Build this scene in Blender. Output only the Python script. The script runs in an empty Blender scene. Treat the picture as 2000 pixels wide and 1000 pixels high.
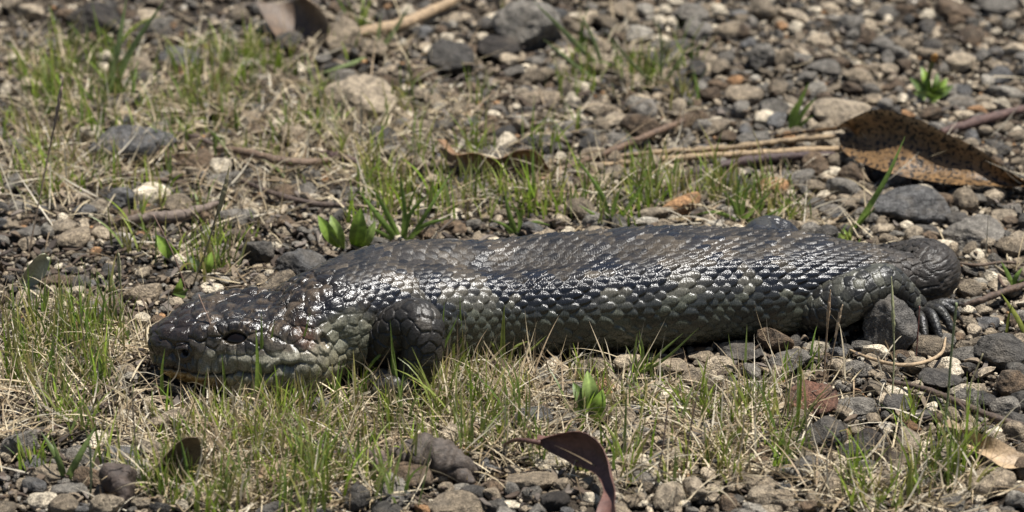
import bpy, bmesh, math, random
import numpy as np
from mathutils import Vector

# ------------------------------------------------------------------ camera, sky, sun, exposure
CAM_D, CAM_DEP, VIEW_W = 2.0, math.radians(25.0), 0.5      # telephoto, half a metre of ground across
scene = bpy.context.scene
cam_data = bpy.data.cameras.new('camera')
cam = bpy.data.objects.new('camera', cam_data)
scene.collection.objects.link(cam)
cam.location = (0.0, -CAM_D*math.cos(CAM_DEP), CAM_D*math.sin(CAM_DEP))
cam.rotation_euler = (math.pi/2 - CAM_DEP, 0, 0)
cam_data.sensor_width = 36.0
cam_data.lens = 36.0*CAM_D/VIEW_W
cam_data.clip_start, cam_data.clip_end = 0.05, 500.0
cam_data.dof.use_dof = True
cam_data.dof.focus_distance = 1.875
cam_data.dof.aperture_fstop = 11.0
scene.camera = cam

SUN_DIR = Vector((0.28, 0.05, 0.95)).normalized()           # towards the sun: high, a little to the right
world = bpy.data.worlds.new('World'); scene.world = world; world.use_nodes = True
wn = world.node_tree
sky = wn.nodes.new('ShaderNodeTexSky'); sky.sky_type = 'NISHITA'; sky.sun_disc = False
sky.sun_elevation = math.asin(SUN_DIR.z)
sky.sun_rotation = math.atan2(SUN_DIR.x, SUN_DIR.y)
wn.nodes['Background'].inputs['Strength'].default_value = 0.050
wn.links.new(sky.outputs['Color'], wn.nodes['Background'].inputs['Color'])
sun_data = bpy.data.lights.new('sun', 'SUN')
sun_data.energy = 4.8; sun_data.angle = math.radians(0.53); sun_data.color = (1.0, 0.972, 0.925)
sun = bpy.data.objects.new('sun', sun_data); scene.collection.objects.link(sun)
sun.rotation_euler = SUN_DIR.to_track_quat('Z', 'Y').to_euler()
sun.location = SUN_DIR*5
scene.view_settings.view_transform = 'Standard'
scene.view_settings.look = 'None'
scene.view_settings.gamma = 1.0
scene.view_settings.use_curve_mapping = False
scene.view_settings.exposure = 0.84
scene.render.engine = 'CYCLES'
scene.cycles.max_bounces = 6

rng = np.random.default_rng(7)
random.seed(7)
COL = scene.collection
# ------------------------------------------------------------------ helpers
SD, CD = math.sin(CAM_DEP), math.cos(CAM_DEP)
CAMP = np.array([0.0, -CAM_D*CD, CAM_D*SD])

def at(px, py, z=0.0):
    """point at height z on the sight line through photo pixel (px, py) of the 2000 x 1000 picture"""
    k = VIEW_W/CAM_D/2000.0
    sx, sy = (px-1000)*k, (500-py)*k
    d = np.array([sx, CD + sy*SD, -SD + sy*CD])
    t = (z - CAMP[2])/d[2]
    return CAMP + d*t

def at_y(px, py, y):
    k = VIEW_W/CAM_D/2000.0
    sx, sy = (px-1000)*k, (500-py)*k
    d = np.array([sx, CD + sy*SD, -SD + sy*CD])
    return CAMP + d*((y - CAMP[1])/d[1])

def project(P):
    P = np.asarray(P, float)
    q = P - CAMP
    f = q[..., 1]*CD - q[..., 2]*SD
    u = q[..., 1]*SD + q[..., 2]*CD
    k = VIEW_W/CAM_D/2000.0
    return 1000 + q[..., 0]/f/k, 500 - u/f/k, f

def ground_z(x, y):
    return (0.0022*np.sin(x*23+1.0)*np.sin(y*19+0.4) + 0.0012*np.sin(x*61-0.7)*np.sin(y*53+2.0)
            + 0.006*np.clip((y-0.12)/0.25, 0, 1)**2)

def sstep(a, b, x):
    t = np.clip((x-a)/(b-a), 0, 1)
    return t*t*(3-2*t)

def hash3(ix, iy, iz, seed=0):
    h = (ix.astype(np.int64)*374761393 + iy.astype(np.int64)*668265263 + iz.astype(np.int64)*2147483647 + seed*974634563) & 0xFFFFFFFF
    h = ((h ^ (h >> 13))*1274126177) & 0xFFFFFFFF
    h = ((h ^ (h >> 16))*2246822519) & 0xFFFFFFFF
    h = h ^ (h >> 15)
    return (h & 0xFFFFFF)/float(0xFFFFFF)

def vnoise(P, seed=0):
    P = np.asarray(P, float); I = np.floor(P); F = P - I; F = F*F*(3-2*F)
    I = I.astype(np.int64); r = 0
    for dx in (0, 1):
        for dy in (0, 1):
            for dz in (0, 1):
                w = (F[..., 0] if dx else 1-F[..., 0])*(F[..., 1] if dy else 1-F[..., 1])*(F[..., 2] if dz else 1-F[..., 2])
                r = r + w*hash3(I[..., 0]+dx, I[..., 1]+dy, I[..., 2]+dz, seed)
    return r*2-1

def fbm(P, octaves=3, seed=0):
    r, a, f = 0, 1.0, 1.0
    for o in range(octaves):
        r = r + a*vnoise(np.asarray(P)*f + o*17.3, seed+o); a *= 0.5; f *= 2.1
    return r

def make_mesh(name, V, quads=None, tris=None, colors=None, smooth=True, attrs=None, uv=None, mat_index=None):
    """fast mesh from numpy arrays; colors = per-vertex RGB in attribute 'tint'"""
    V = np.ascontiguousarray(V, np.float32)
    me = bpy.data.meshes.new(name)
    lv, ls, lt, st = [], [], [], 0
    if quads is not None and len(quads):
        lv.append(np.asarray(quads, np.int32).ravel()); n = len(quads)
        ls.append(st + np.arange(n, dtype=np.int32)*4); lt.append(np.full(n, 4, np.int32)); st += n*4
    if tris is not None and len(tris):
        lv.append(np.asarray(tris, np.int32).ravel()); n = len(tris)
        ls.append(st + np.arange(n, dtype=np.int32)*3); lt.append(np.full(n, 3, np.int32)); st += n*3
    lv = np.concatenate(lv); ls = np.concatenate(ls); lt = np.concatenate(lt)
    me.vertices.add(len(V)); me.vertices.foreach_set('co', V.ravel())
    me.loops.add(len(lv)); me.loops.foreach_set('vertex_index', lv)
    me.polygons.add(len(ls)); me.polygons.foreach_set('loop_start', ls)
    try: me.polygons.foreach_set('loop_total', lt)
    except Exception: pass
    me.polygons.foreach_set('use_smooth', np.full(len(ls), smooth, bool))
    if colors is not None:
        a = me.attributes.new('tint', 'FLOAT_COLOR', 'POINT')
        c = np.ones((len(V), 4), np.float32); c[:, :3] = colors
        a.data.foreach_set('color', c.ravel())
    for k, v in (attrs or {}).items():
        a = me.attributes.new(k, 'FLOAT', 'POINT'); a.data.foreach_set('value', np.asarray(v, np.float32))
    if uv is not None:
        a = me.attributes.new('surf', 'FLOAT_VECTOR', 'POINT'); a.data.foreach_set('vector', np.ascontiguousarray(uv, np.float32).ravel())
    me.update(calc_edges=True); me.validate()
    return me

def link(name, data, mat=None, parent=None):
    o = bpy.data.objects.new(name, data); COL.objects.link(o)
    if mat is not None and data is not None and not data.materials: data.materials.append(mat)
    if parent is not None: o.parent = parent
    return o

def tag(o, label=None, cat=None, group=None, kind=None):
    if label: o['label'] = label
    if cat: o['category'] = cat
    if group: o['group'] = group
    if kind: o['kind'] = kind
    return o

def catmull(P, n, closed=False):
    """n points evenly spaced by arc length on a Catmull-Rom curve through the rows of P (any columns; first three are xyz)"""
    P = np.asarray(P, float)
    Q = np.vstack([2*P[0]-P[1], P, 2*P[-1]-P[-2]])
    out = []
    for i in range(1, len(Q)-2):
        t = np.linspace(0, 1, 40, endpoint=False)[:, None]
        a, b, c, d = Q[i-1], Q[i], Q[i+1], Q[i+2]
        out.append(0.5*((2*b) + (c-a)*t + (2*a-5*b+4*c-d)*t**2 + (3*b-a-3*c+d)*t**3))
    out = np.vstack(out + [P[-1:]])
    s = np.concatenate([[0], np.cumsum(np.linalg.norm(np.diff(out[:, :3], axis=0), axis=1))])
    g = np.linspace(0, s[-1], n)
    return np.stack([np.interp(g, s, out[:, k]) for k in range(P.shape[1])], 1), g

def grid_quads(nr, nc, wrap):
    i = np.arange(nr-1)[:, None]; j = np.arange(nc if wrap else nc-1)[None, :]
    j2 = (j+1) % nc
    return np.stack([np.broadcast_to(i*nc+j, (nr-1, j.shape[1])), np.broadcast_to(i*nc+j2, (nr-1, j.shape[1])),
                     np.broadcast_to((i+1)*nc+j2, (nr-1, j.shape[1])), np.broadcast_to((i+1)*nc+j, (nr-1, j.shape[1]))], -1).reshape(-1, 4)

# ------------------------------------------------------------------ materials
def new_mat(name):
    m = bpy.data.materials.new(name); m.use_nodes = True
    nt = m.node_tree; bs = nt.nodes['Principled BSDF']
    return m, nt, bs

def nd(nt, t, **kw):
    n = nt.nodes.new(t)
    for k, v in kw.items():
        if k in n.inputs: n.inputs[k].default_value = v
        else: setattr(n, k, v)
    return n

def mixc(nt, a, b, f, mode='MIX'):
    n = nt.nodes.new('ShaderNodeMix'); n.data_type = 'RGBA'; n.blend_type = mode
    for s, v in ((n.inputs[0], f), (n.inputs[6], a), (n.inputs[7], b)):
        if hasattr(v, 'is_linked'): nt.links.new(v, s)
        else: s.default_value = v if not isinstance(v, tuple) else (*v, 1.0)[:4]
    return n.outputs[2]

def math_n(nt, op, a, b=0.0, c=None):
    n = nt.nodes.new('ShaderNodeMath'); n.operation = op
    for s, v in zip(n.inputs, (a, b, c)):
        if v is None: continue
        if hasattr(v, 'is_linked'): nt.links.new(v, s)
        else: s.default_value = v
    return n.outputs[0]

def ramp(nt, fac, stops):
    n = nt.nodes.new('ShaderNodeValToRGB'); cr = n.color_ramp
    while len(cr.elements) < len(stops): cr.elements.new(0.5)
    for e, (p, c) in zip(cr.elements, stops):
        e.position = p; e.color = (*c, 1.0) if len(c) == 3 else c
    nt.links.new(fac, n.inputs[0])
    return n.outputs[0]

def attr(nt, name): 
    n = nt.nodes.new('ShaderNodeAttribute'); n.attribute_name = name; return n

def noise(nt, vec, scale, detail=4.0, rough=0.6):
    n = nd(nt, 'ShaderNodeTexNoise', Scale=scale, Detail=detail, Roughness=rough)
    if vec is not None: nt.links.new(vec, n.inputs['Vector'])
    return n.outputs['Fac']

def bump(nt, bs, h, strength, dist):
    b = nd(nt, 'ShaderNodeBump', Strength=strength, Distance=dist)
    nt.links.new(h, b.inputs['Height']); nt.links.new(b.outputs[0], bs.inputs['Normal'])
    return b

def stone_material(name, from_object):
    m, nt, bs = new_mat(name); L = nt.links
    tc = nd(nt, 'ShaderNodeTexCoord'); geo = nd(nt, 'ShaderNodeNewGeometry')
    pos = geo.outputs['Position']
    if from_object: base = nd(nt, 'ShaderNodeObjectInfo').outputs['Color']
    else: base = attr(nt, 'tint').outputs['Color']
    n1 = noise(nt, pos, 260, 5, 0.65); n2 = noise(nt, pos, 1500, 3, 0.6); n3 = noise(nt, pos, 90, 3)
    c = mixc(nt, base, ramp(nt, n1, [(0.34, (0.34, 0.32, 0.30)), (0.62, (1.35, 1.30, 1.22))]), 0.9, 'MULTIPLY')
    c = mixc(nt, c, ramp(nt, n2, [(0.36, (0.42, 0.41, 0.40)), (0.56, (1.1, 1.1, 1.1)), (0.70, (1.9, 1.88, 1.82))]), 0.85, 'MULTIPLY')
    dust = ramp(nt, n3, [(0.50, (0, 0, 0)), (0.72, (1, 1, 1))])
    c = mixc(nt, c, (0.190, 0.158, 0.120), math_n(nt, 'MULTIPLY', dust, 0.38))
    L.new(c, bs.inputs['Base Color'])
    bs.inputs['Roughness'].default_value = 0.78
    bs.inputs['Specular IOR Level'].default_value = 0.35
    h = math_n(nt, 'ADD', math_n(nt, 'MULTIPLY', n1, 1.0), math_n(nt, 'MULTIPLY', n2, 0.35))
    bump(nt, bs, h, 1.0, 0.0034)
    return m

def leafy_material(name, rough=0.5, trans=0.35, nscale=900, spec=0.4, bumpd=0.0003):
    m, nt, bs = new_mat(name); L = nt.links
    base = attr(nt, 'tint').outputs['Color']
    pos = nd(nt, 'ShaderNodeNewGeometry').outputs['Position']
    n = noise(nt, pos, nscale, 3)
    c = mixc(nt, base, ramp(nt, n, [(0.3, (0.62, 0.62, 0.6)), (0.7, (1.25, 1.22, 1.15))]), 0.8, 'MULTIPLY')
    L.new(c, bs.inputs['Base Color'])
    bs.inputs['Roughness'].default_value = rough; bs.inputs['Specular IOR Level'].default_value = spec
    bump(nt, bs, n, 0.4, bumpd)
    if trans > 0:
        tr = nd(nt, 'ShaderNodeBsdfTranslucent'); L.new(c, tr.inputs['Color'])
        mx = nd(nt, 'ShaderNodeMixShader', Fac=trans)
        L.new(bs.outputs[0], mx.inputs[1]); L.new(tr.outputs[0], mx.inputs[2])
        L.new(mx.outputs[0], nt.nodes['Material Output'].inputs['Surface'])
    return m

MAT_STONE = stone_material('stone_surface', True)
MAT_GRAVEL = stone_material('gravel_surface', False)
MAT_GRASS = leafy_material('grass_blade_surface', 0.42, 0.38, 700)
MAT_STRAW = leafy_material('dry_straw_surface', 0.6, 0.2, 900)
MAT_LEAF = leafy_material('green_leaf_surface', 0.45, 0.3, 420)
MAT_LITTER = leafy_material('litter_surface', 0.75, 0.0, 500, 0.25, 0.0008)
# ------------------------------------------------------------------ lizard: one continuous scaled skin
# stations measured along the animal: photo x, outline top, outline bottom, width/height ratio, clearance (mm), roundness top / bottom
STN = [(308, 682, 702, 1.00, 8, 2.2, 2.2), (312, 667, 710, 1.05, 7, 2.4, 2.2), (321, 649, 719, 1.10, 6, 2.8, 2.3), (338, 624, 730, 1.15, 5, 3.2, 2.4),
       (358, 603, 741, 1.22, 5, 3.6, 2.6), (402, 583, 752, 1.28, 4, 4.0, 2.8), (460, 576, 760, 1.34, 3, 4.0, 2.9), (530, 570, 768, 1.46, 3, 3.2, 2.9),
       (582, 556, 762, 1.40, 3, 2.6, 2.5), (640, 529, 734, 1.12, 6, 2.2, 2.1), (700, 501, 718, 1.14, 5, 2.1, 2.1), (765, 481, 712, 1.3, 2, 2.1, 2.3),
       (850, 473, 700, 1.36, 1, 2.1, 2.4), (950, 475, 688, 1.4, 0, 2.1, 2.5), (1060, 465, 680, 1.4, 0, 2.1, 2.5), (1180, 455, 674, 1.4, 0, 2.1, 2.5),
       (1300, 447, 666, 1.4, 0, 2.1, 2.5), (1400, 450, 652, 1.4, 1, 2.1, 2.5), (1500, 454, 646, 1.38, 1, 2.1, 2.4), (1590, 463, 636, 1.3, 2, 2.1, 2.3),
       (1670, 479, 617, 1.2, 3, 2.1, 2.2)]
NU, NV = 1130, 390
st = []
for px, tp, bt, k, lift, nt_, nb_ in STN:
    Y = -0.1
    for it in range(6):
        z0 = 0.02
        f = project(np.array([at_y(px, (tp+bt)/2, Y)]))[2][0]
        m = VIEW_W/CAM_D/2000.0*f
        H = (bt-tp)/2*m
        m1, m2 = nt_/(nt_-1), nb_/(nb_-1)
        b = H/(0.5*((k*SD)**m1+CD**m1)**(1/m1) + 0.5*((k*SD)**m2+CD**m2)**(1/m2)); zc = b*0.94 + lift*0.001
        c = at(px, (tp+bt)/2, zc); Y = c[1]
    st.append((c[0], c[1], c[2], k*b, b, nt_, nb_))
for px, py, z, r in ((1730, 545, 0.0160, 0.0134), (1770, 546, 0.0142, 0.0118), (1800, 544, 0.0145, 0.0122), (1817, 532, 0.0160, 0.0128), (1806, 518, 0.0155, 0.0118),
                     (1775, 512, 0.0110, 0.0095), (1735, 508, 0.0085, 0.0072), (1695, 506, 0.0060, 0.0045), (1668, 506, 0.0040, 0.0012)):
    c = at(px, py, z); st.append((c[0], c[1], c[2], r*1.05, r, 2.0, 2.0))
SP, SS = catmull(np.array(st), 900)
# rings closer together on the head
dens = np.interp(SS, [0, 0.008, 0.085, 0.11, SS[-1]], [3.2, 1.75, 1.6, 1.0, 1.0])
cum = np.concatenate([[0], np.cumsum((dens[1:]+dens[:-1])/2*np.diff(SS))])
sg = np.interp(np.linspace(0, cum[-1], NU), cum, SS)
SP = np.stack([np.interp(sg, SS, SP[:, k]) for k in range(7)], 1)
ker = np.hanning(13); ker /= ker.sum()
for k in (0, 1, 2):
    pad = np.concatenate([np.full(6, SP[0, k]) + (np.arange(-6, 0))*(SP[1, k]-SP[0, k]), SP[:, k], np.full(6, SP[-1, k]) + (np.arange(1, 7))*(SP[-1, k]-SP[-2, k])])
    SP[:, k] = np.convolve(pad, ker, 'valid')
T = np.gradient(SP[:, :3], axis=0); T /= np.linalg.norm(T, axis=1)[:, None]
SIDE = np.cross(T, [0, 0, 1.0]); SIDE /= np.linalg.norm(SIDE, axis=1)[:, None]
UPV = np.cross(SIDE, T)
pp = np.linspace(-math.pi/2, 1.5*math.pi, 4001)
el = np.concatenate([[0], np.cumsum(np.hypot(np.diff(1.35*np.cos(pp)), np.diff(np.sin(pp))))]); el /= el[-1]
PHI = np.interp(np.arange(NV)/NV, el, pp)
VF = np.arange(NV)/NV
cph, sph = np.cos(PHI)[None], np.sin(PHI)[None]
ex = np.where(sph > 0, 2/SP[:, 5:6], 2/SP[:, 6:7])
rc = np.sign(cph)*np.abs(cph)**ex; rs = np.sign(sph)*np.abs(sph)**ex
a_, b_ = SP[:, 3:4], SP[:, 4:5]
# heavy jowls: the rear of the head is widest low down; a flat crown
sm = sg[:, None]*1000
jowl = sstep(30, 55, sm)*(1-sstep(68, 80, sm))
wid = 1 + jowl*(-0.13*np.clip(rs, 0, 1) + 0.11*np.clip(-rs+0.15, 0, 0.8))
BASE = SP[:, None, :3] + SIDE[:, None]*(a_*rc*wid)[..., None] + UPV[:, None]*(b_*rs)[..., None]
BASE[:, :, 2] = np.maximum(BASE[:, :, 2], 0.0008)

def grid_normals(G):
    du = np.gradient(G, axis=0); dv = (np.roll(G, -1, 1) - np.roll(G, 1, 1))
    n = np.cross(dv, du); n /= np.linalg.norm(n, axis=2)[..., None] + 1e-12
    return n
NRM = grid_normals(BASE)
if np.mean(np.sum(NRM*(BASE-SP[:, None, :3]), 2)) < 0: NRM = -NRM
PXX, PYY, PF = project(BASE)
FACING = np.sum(NRM*(CAMP-BASE), 2) > 0

def locate(px, py):
    d = (PXX-px)**2 + (PYY-py)**2 + np.where(FACING, 0, 1e9)
    return np.unravel_index(np.argmin(d), d.shape)

# ---- body scales: staggered overlapping plates
KROW = 54
Lp = np.interp(sg, [0, 0.07, 0.11, 0.16, 0.32, 0.40, sg[-1]], [0.0045, 0.0048, 0.0058, 0.0072, 0.0074, 0.0066, 0.0055])
U = np.concatenate([[0], np.cumsum(np.diff(sg)/((Lp[1:]+Lp[:-1])/2))])
UU = np.broadcast_to(U[:, None], (NU, NV)); VV = np.broadcast_to(VF[None]*KROW, (NU, NV))
_n3 = np.stack([UU*0.45, VV*0.35, 0*UU], -1)
UU, VV0 = UU + 0.34*vnoise(_n3, 3), VV
VV = VV + 0.55*vnoise(_n3*0.6+9, 4)*np.sin(np.clip(VV/KROW, 0, 1)*math.pi)

def scale_field(UU, VV, krow, seed=0):
    H = np.full(UU.shape, -1.0); cu = np.zeros(UU.shape); cv = np.zeros(UU.shape); qq = np.zeros(UU.shape); pp_ = np.ones(UU.shape)
    ln, hw = 1.70, 1.02
    j0 = np.floor(VV).astype(int)
    for dj in (-1, 0, 1):
        j = j0 + dj; jm = j % krow
        off = 0.5*(jm % 2)
        for di in (-1, 0, 1):
            i = np.floor(UU - off).astype(int) + di
            jit = hash3(i, jm, 0*i, seed+5)
            q = (UU - (i + off))/(ln*(0.95+0.1*jit))
            p = VV - (j + 0.5)
            tail_ = np.clip((q-0.22)/0.78, 0, 1)
            w = hw*np.sqrt(np.clip(1-tail_**2.0, 0, 1))
            w = w*np.clip(q/0.12, 0, 1)**0.5
            ins = (q > 0) & (q < 1) & (np.abs(p) < w)
            edge = np.clip(1-np.abs(p)/np.maximum(w, 1e-4), 0, 1)
            h = 0.15 + 0.92*q + 0.16*np.sqrt(np.clip(edge*(2-edge), 0, 1)) - 0.34*(p/hw)**2 - 0.14*np.clip((q-0.85)/0.15, 0, 1)**2
            h = h*(0.86+0.28*hash3(i, jm, 0*i, seed+6))
            h = np.where(ins, h, -1.0)
            better = h > H
            H = np.where(better, h, H); cu = np.where(better, i+off+0.9, cu); cv = np.where(better, jm+0.5, cv)
            qq = np.where(better, q, qq); pp_ = np.where(better, edge, pp_)
    H = np.maximum(H, 0.0)
    return H, cu, cv, qq, pp_
SH, SCU, SCV, SQ, SPp = scale_field(UU, VV, KROW)
IDR = hash3((SCU*2).astype(int), (SCV*2).astype(int), np.zeros(SCU.shape, int), 11)
IDR2 = hash3((SCU*2).astype(int), (SCV*2).astype(int), np.zeros(SCU.shape, int), 23)

def cell_scales(G, axis, spacing, seed):
    """irregular overlapping plates on a surface grid: relief 0..1, plate id, gap to the next plate (mm)"""
    r = np.random.default_rng(seed); nu, nv = G.shape[:2]; F = G.reshape(-1, 3)
    sp_ = np.broadcast_to(np.asarray(spacing, float).reshape(-1, 1), (nu, nv)).ravel()
    S = []; Sp = np.zeros((0, 3))
    for k in r.permutation(len(F))[:7000]:
        if len(Sp) and np.min(np.sum((Sp-F[k])**2, 1)) < sp_[k]**2: continue
        S.append(k); Sp = F[S]
    W = F + 0.0006*np.stack([vnoise(F*400, seed+k) for k in range(3)], 1)
    A = np.repeat(axis, nv, 0)
    h = np.zeros(len(F)); idv = np.zeros(len(F), int); gp = np.zeros(len(F))
    for c in range(0, len(F), 6000):
        D = W[c:c+6000, None]-Sp[None]
        ax = np.einsum('ijk,ik->ij', D, A[c:c+6000])
        d = np.sqrt(np.sum(D**2, 2)) - 0.30*ax                 # plates lean over the next one towards the tip
        o = np.argpartition(d, 2, axis=1)[:, :2]; dd = np.take_along_axis(d, o, 1)
        sw = dd[:, 0] > dd[:, 1]; o[sw] = o[sw][:, ::-1]; dd = np.sort(dd, 1)
        b = o[:, 0]; axb = np.take_along_axis(ax, o[:, :1], 1)[:, 0]
        gp[c:c+6000] = (dd[:, 1]-dd[:, 0])*1000; idv[c:c+6000] = b
        h[c:c+6000] = 0.45*sstep(0.0, 0.9, gp[c:c+6000]) + 0.40*np.clip(0.5+axb/(1.6*sp_[c:c+6000]), 0, 1) + 0.15*np.clip(1-(dd[:, 0]/sp_[c:c+6000])**2, 0, 1)
    return h.reshape(nu, nv), idv.reshape(nu, nv), gp.reshape(nu, nv)

# ---- head: shields, lips, eye, nostril, ear
HEADN = int(np.searchsorted(sg, 0.108))
hb = BASE[:HEADN]; hsm = np.broadcast_to(sm[:HEADN], hb.shape[:2])
hphi = np.broadcast_to(PHI[None], hb.shape[:2])
eye_i, eye_j = locate(459, 661)
nos_i, nos_j = locate(359, 686)
ear_i, ear_j = locate(634, 668)
mouth_px = [(303, 706), (330, 716), (370, 725), (420, 730), (480, 729), (540, 722), (590, 712)]
mo = [locate(*p) for p in mouth_px]
m_s = np.array([sg[i]*1000 for i, j in mo]); m_v = np.array([VF[j] for i, j in mo])
mv = np.interp(sm[:HEADN, 0], m_s, m_v)
mv = mv + 0.0035*np.sin(sm[:HEADN, 0]*0.42) + 0.002*np.sin(sm[:HEADN, 0]*1.05+1)
circ = np.sum(np.linalg.norm(np.roll(hb, -1, 1)-hb, axis=2), 1)*1000
vmir = np.minimum(VF, 1-VF)                                  # mirrored ring coordinate
dm = (vmir[None] - mv[:, None])*circ[:, None]               # mm above (+) the mouth line
mouth_on = sstep(m_s[0]-2, m_s[0]+1, sm[:HEADN])*(1-sstep(m_s[-1]-3, m_s[-1]+3, sm[:HEADN]))

seeds = []                                                  # (i, j) on the near half
def add_seed(i, j, dmin):
    p = hb[i, j]
    for (a, b) in seeds:
        if np.linalg.norm(hb[a, b]-p) < dmin: return False
    seeds.append((i, j)); return True
srg = np.random.default_rng(5)
for offs, step in ((2.7, 6.2), (-3.0, 6.6)):
    s_ = m_s[0] + 1
    while s_ < m_s[-1] + 6:
        i = min(int(np.searchsorted(sm[:, 0], s_)), HEADN-1)
        v = np.interp(s_, m_s, m_v) + offs/circ[i]
        seeds.append((i, int(round(v*NV)) % NV)); s_ += step*(0.85+0.3*srg.random())
E = hb[eye_i, eye_j]; e1 = T[eye_i]; e2 = np.cross(NRM[eye_i, eye_j], e1)
for k in range(11):
    an = k/11*2*math.pi
    tgt = E + e1*0.0094*math.cos(an) + e2*0.0068*math.sin(an)
    d = np.linalg.norm(hb-tgt, axis=2); i, j = np.unravel_index(np.argmin(d), d.shape); add_seed(i, j, 0.002)
seeds.append((nos_i, nos_j))
for tries in range(5000):
    i = srg.integers(8, HEADN); j = srg.integers(0, NV//2+1)
    ph = PHI[j]; s_ = sm[i, 0]
    if ph > 0.75: dmin = 0.0076 if s_ < 72 else 0.0056
    elif ph > 0.0: dmin = 0.0058 if s_ < 70 else 0.0046
    else: dmin = 0.0046
    if s_ < 22: dmin *= 0.95
    if np.linalg.norm(hb[i, j]-E) < 0.0078: continue
    if np.linalg.norm(hb[i, j]-hb[nos_i, nos_j]) < 0.0058: continue
    add_seed(i, j, dmin)
sp3 = []; sid = []
for k, (i, j) in enumerate(seeds):
    sp3.append(hb[i, j]); sid.append(k)
    jm = (NV-j) % NV
    if np.linalg.norm(hb[i, jm]-hb[i, j]) > 0.0035: sp3.append(hb[i, jm]); sid.append(k)
sp3 = np.array(sp3); sid = np.array(sid)
flat = hb.reshape(-1, 3) + 0.0009*np.stack([vnoise(hb.reshape(-1, 3)*320, 40+k) for k in range(3)], 1)
F1 = np.zeros(len(flat)); F2 = np.zeros(len(flat)); FI = np.zeros(len(flat), int)
for c0 in range(0, len(flat), 8000):
    d = np.linalg.norm(flat[c0:c0+8000, None]-sp3[None], axis=2)
    o = np.argpartition(d, 2, axis=1)[:, :2]
    dd = np.take_along_axis(d, o, 1); sw = dd[:, 0] > dd[:, 1]
    o[sw] = o[sw][:, ::-1]; dd = np.sort(dd, 1)
    F1[c0:c0+8000], F2[c0:c0+8000], FI[c0:c0+8000] = dd[:, 0], dd[:, 1], o[:, 0]
shp = hb.shape[:2]
gap = ((F2-F1)*1000).reshape(shp); fid = sid[FI].reshape(shp); near_ = (F1*1000).reshape(shp)
HID = hash3(fid, 0*fid, 0*fid, 77)
plate = 0.55*sstep(0.0, 1.1, gap) + 1.05*np.clip(1-(near_/4.6)**2, 0, 1)
plate += (0.30*vnoise(hb*420, 9) + 0.16*vnoise(hb*900, 12))*sstep(0.3, 1.5, gap)
hd = plate.copy()

def ellip(i, j, rx, ry, mirror=True, rot=0.0, almond=False):
    """normalised distance to a feature on both sides of the head"""
    out = None
    for jj in ((j, (NV-j) % NV) if mirror else (j,)):
        c = hb[i, jj]; n = NRM[i, jj]; a1 = T[i] - n*np.dot(T[i], n); a1 /= np.linalg.norm(a1); a2 = np.cross(n, a1)
        if a2[2] < 0: a2 = -a2
        r1 = a1*math.cos(rot)+a2*math.sin(rot); r2 = -a1*math.sin(rot)+a2*math.cos(rot)
        q = hb-c
        d = np.sqrt((q@r1/rx)**2 + (q@r2/ry)**2 + (q@n/0.012)**2)
        if almond: d = 0.5*d + 0.5*np.sqrt((np.abs(q@r2)/ry + (q@r1/rx)**2)**2 + (q@n/0.012)**2)
        out = d if out is None else np.minimum(out, d)
    return out
eyed = ellip(eye_i, eye_j, 0.0058, 0.0026, rot=0.08, almond=True)
brow = ellip(*locate(452, 638), 0.0125, 0.0034, rot=0.12)
hd = hd*(1-0.75*(1-sstep(0.95, 1.35, eyed)))
hd += -4.2*(1-sstep(0.70, 1.02, eyed)) + 0.30*np.exp(-((eyed-1.14)/0.16)**2)*(1+1.2*vnoise(hb*330, 13)) - 0.12*np.exp(-((eyed-1.40)/0.14)**2)
hd += 2.0*np.exp(-brow**2*1.1)
hd += -0.9*np.exp(-ellip(*locate(410, 668), 0.006, 0.0035)**2*1.5)
nosd = ellip(nos_i, nos_j, 0.0052, 0.0042)
hd += 0.55*np.exp(-((nosd-0.62)/0.26)**2) - 0.55*np.exp(-((nosd-1.05)/0.10)**2)
hole = ellip(*locate(364, 687), 0.0019, 0.0017)
hd += -2.8*(1-sstep(0.55, 1.05, hole))
hd += mouth_on*(-1.6*np.exp(-(dm/0.50)**2) + 0.9*np.exp(-((dm-2.0)/1.4)**2) + 0.25*np.exp(-((dm+2.4)/1.6)**2))
eard = ellip(ear_i, ear_j, 0.0024, 0.0036)
hd += -2.2*(1-sstep(0.5, 1.1, eard)) + 0.5*np.exp(-((eard-1.3)/0.25)**2)
fold = ellip(*locate(612, 700), 0.004, 0.011, rot=-0.35)
hd += 0.9*np.exp(-(fold)**2*1.2)
wb = np.ones((NU, NV)); wb[:HEADN] = sstep(80, 100, hsm + 5*vnoise(hb*140, 31))
hmax = np.interp(sg, [0.06, 0.12, 0.2, 0.34, sg[-1]], [1.2, 1.9, 2.4, 2.3, 1.5])[:, None]
DISP = SH*hmax*wb
DISP[:HEADN] += hd*(1-wb[:HEADN])
DISP *= 0.001*np.clip(sg/0.004, 0, 1)[:, None]
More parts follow.
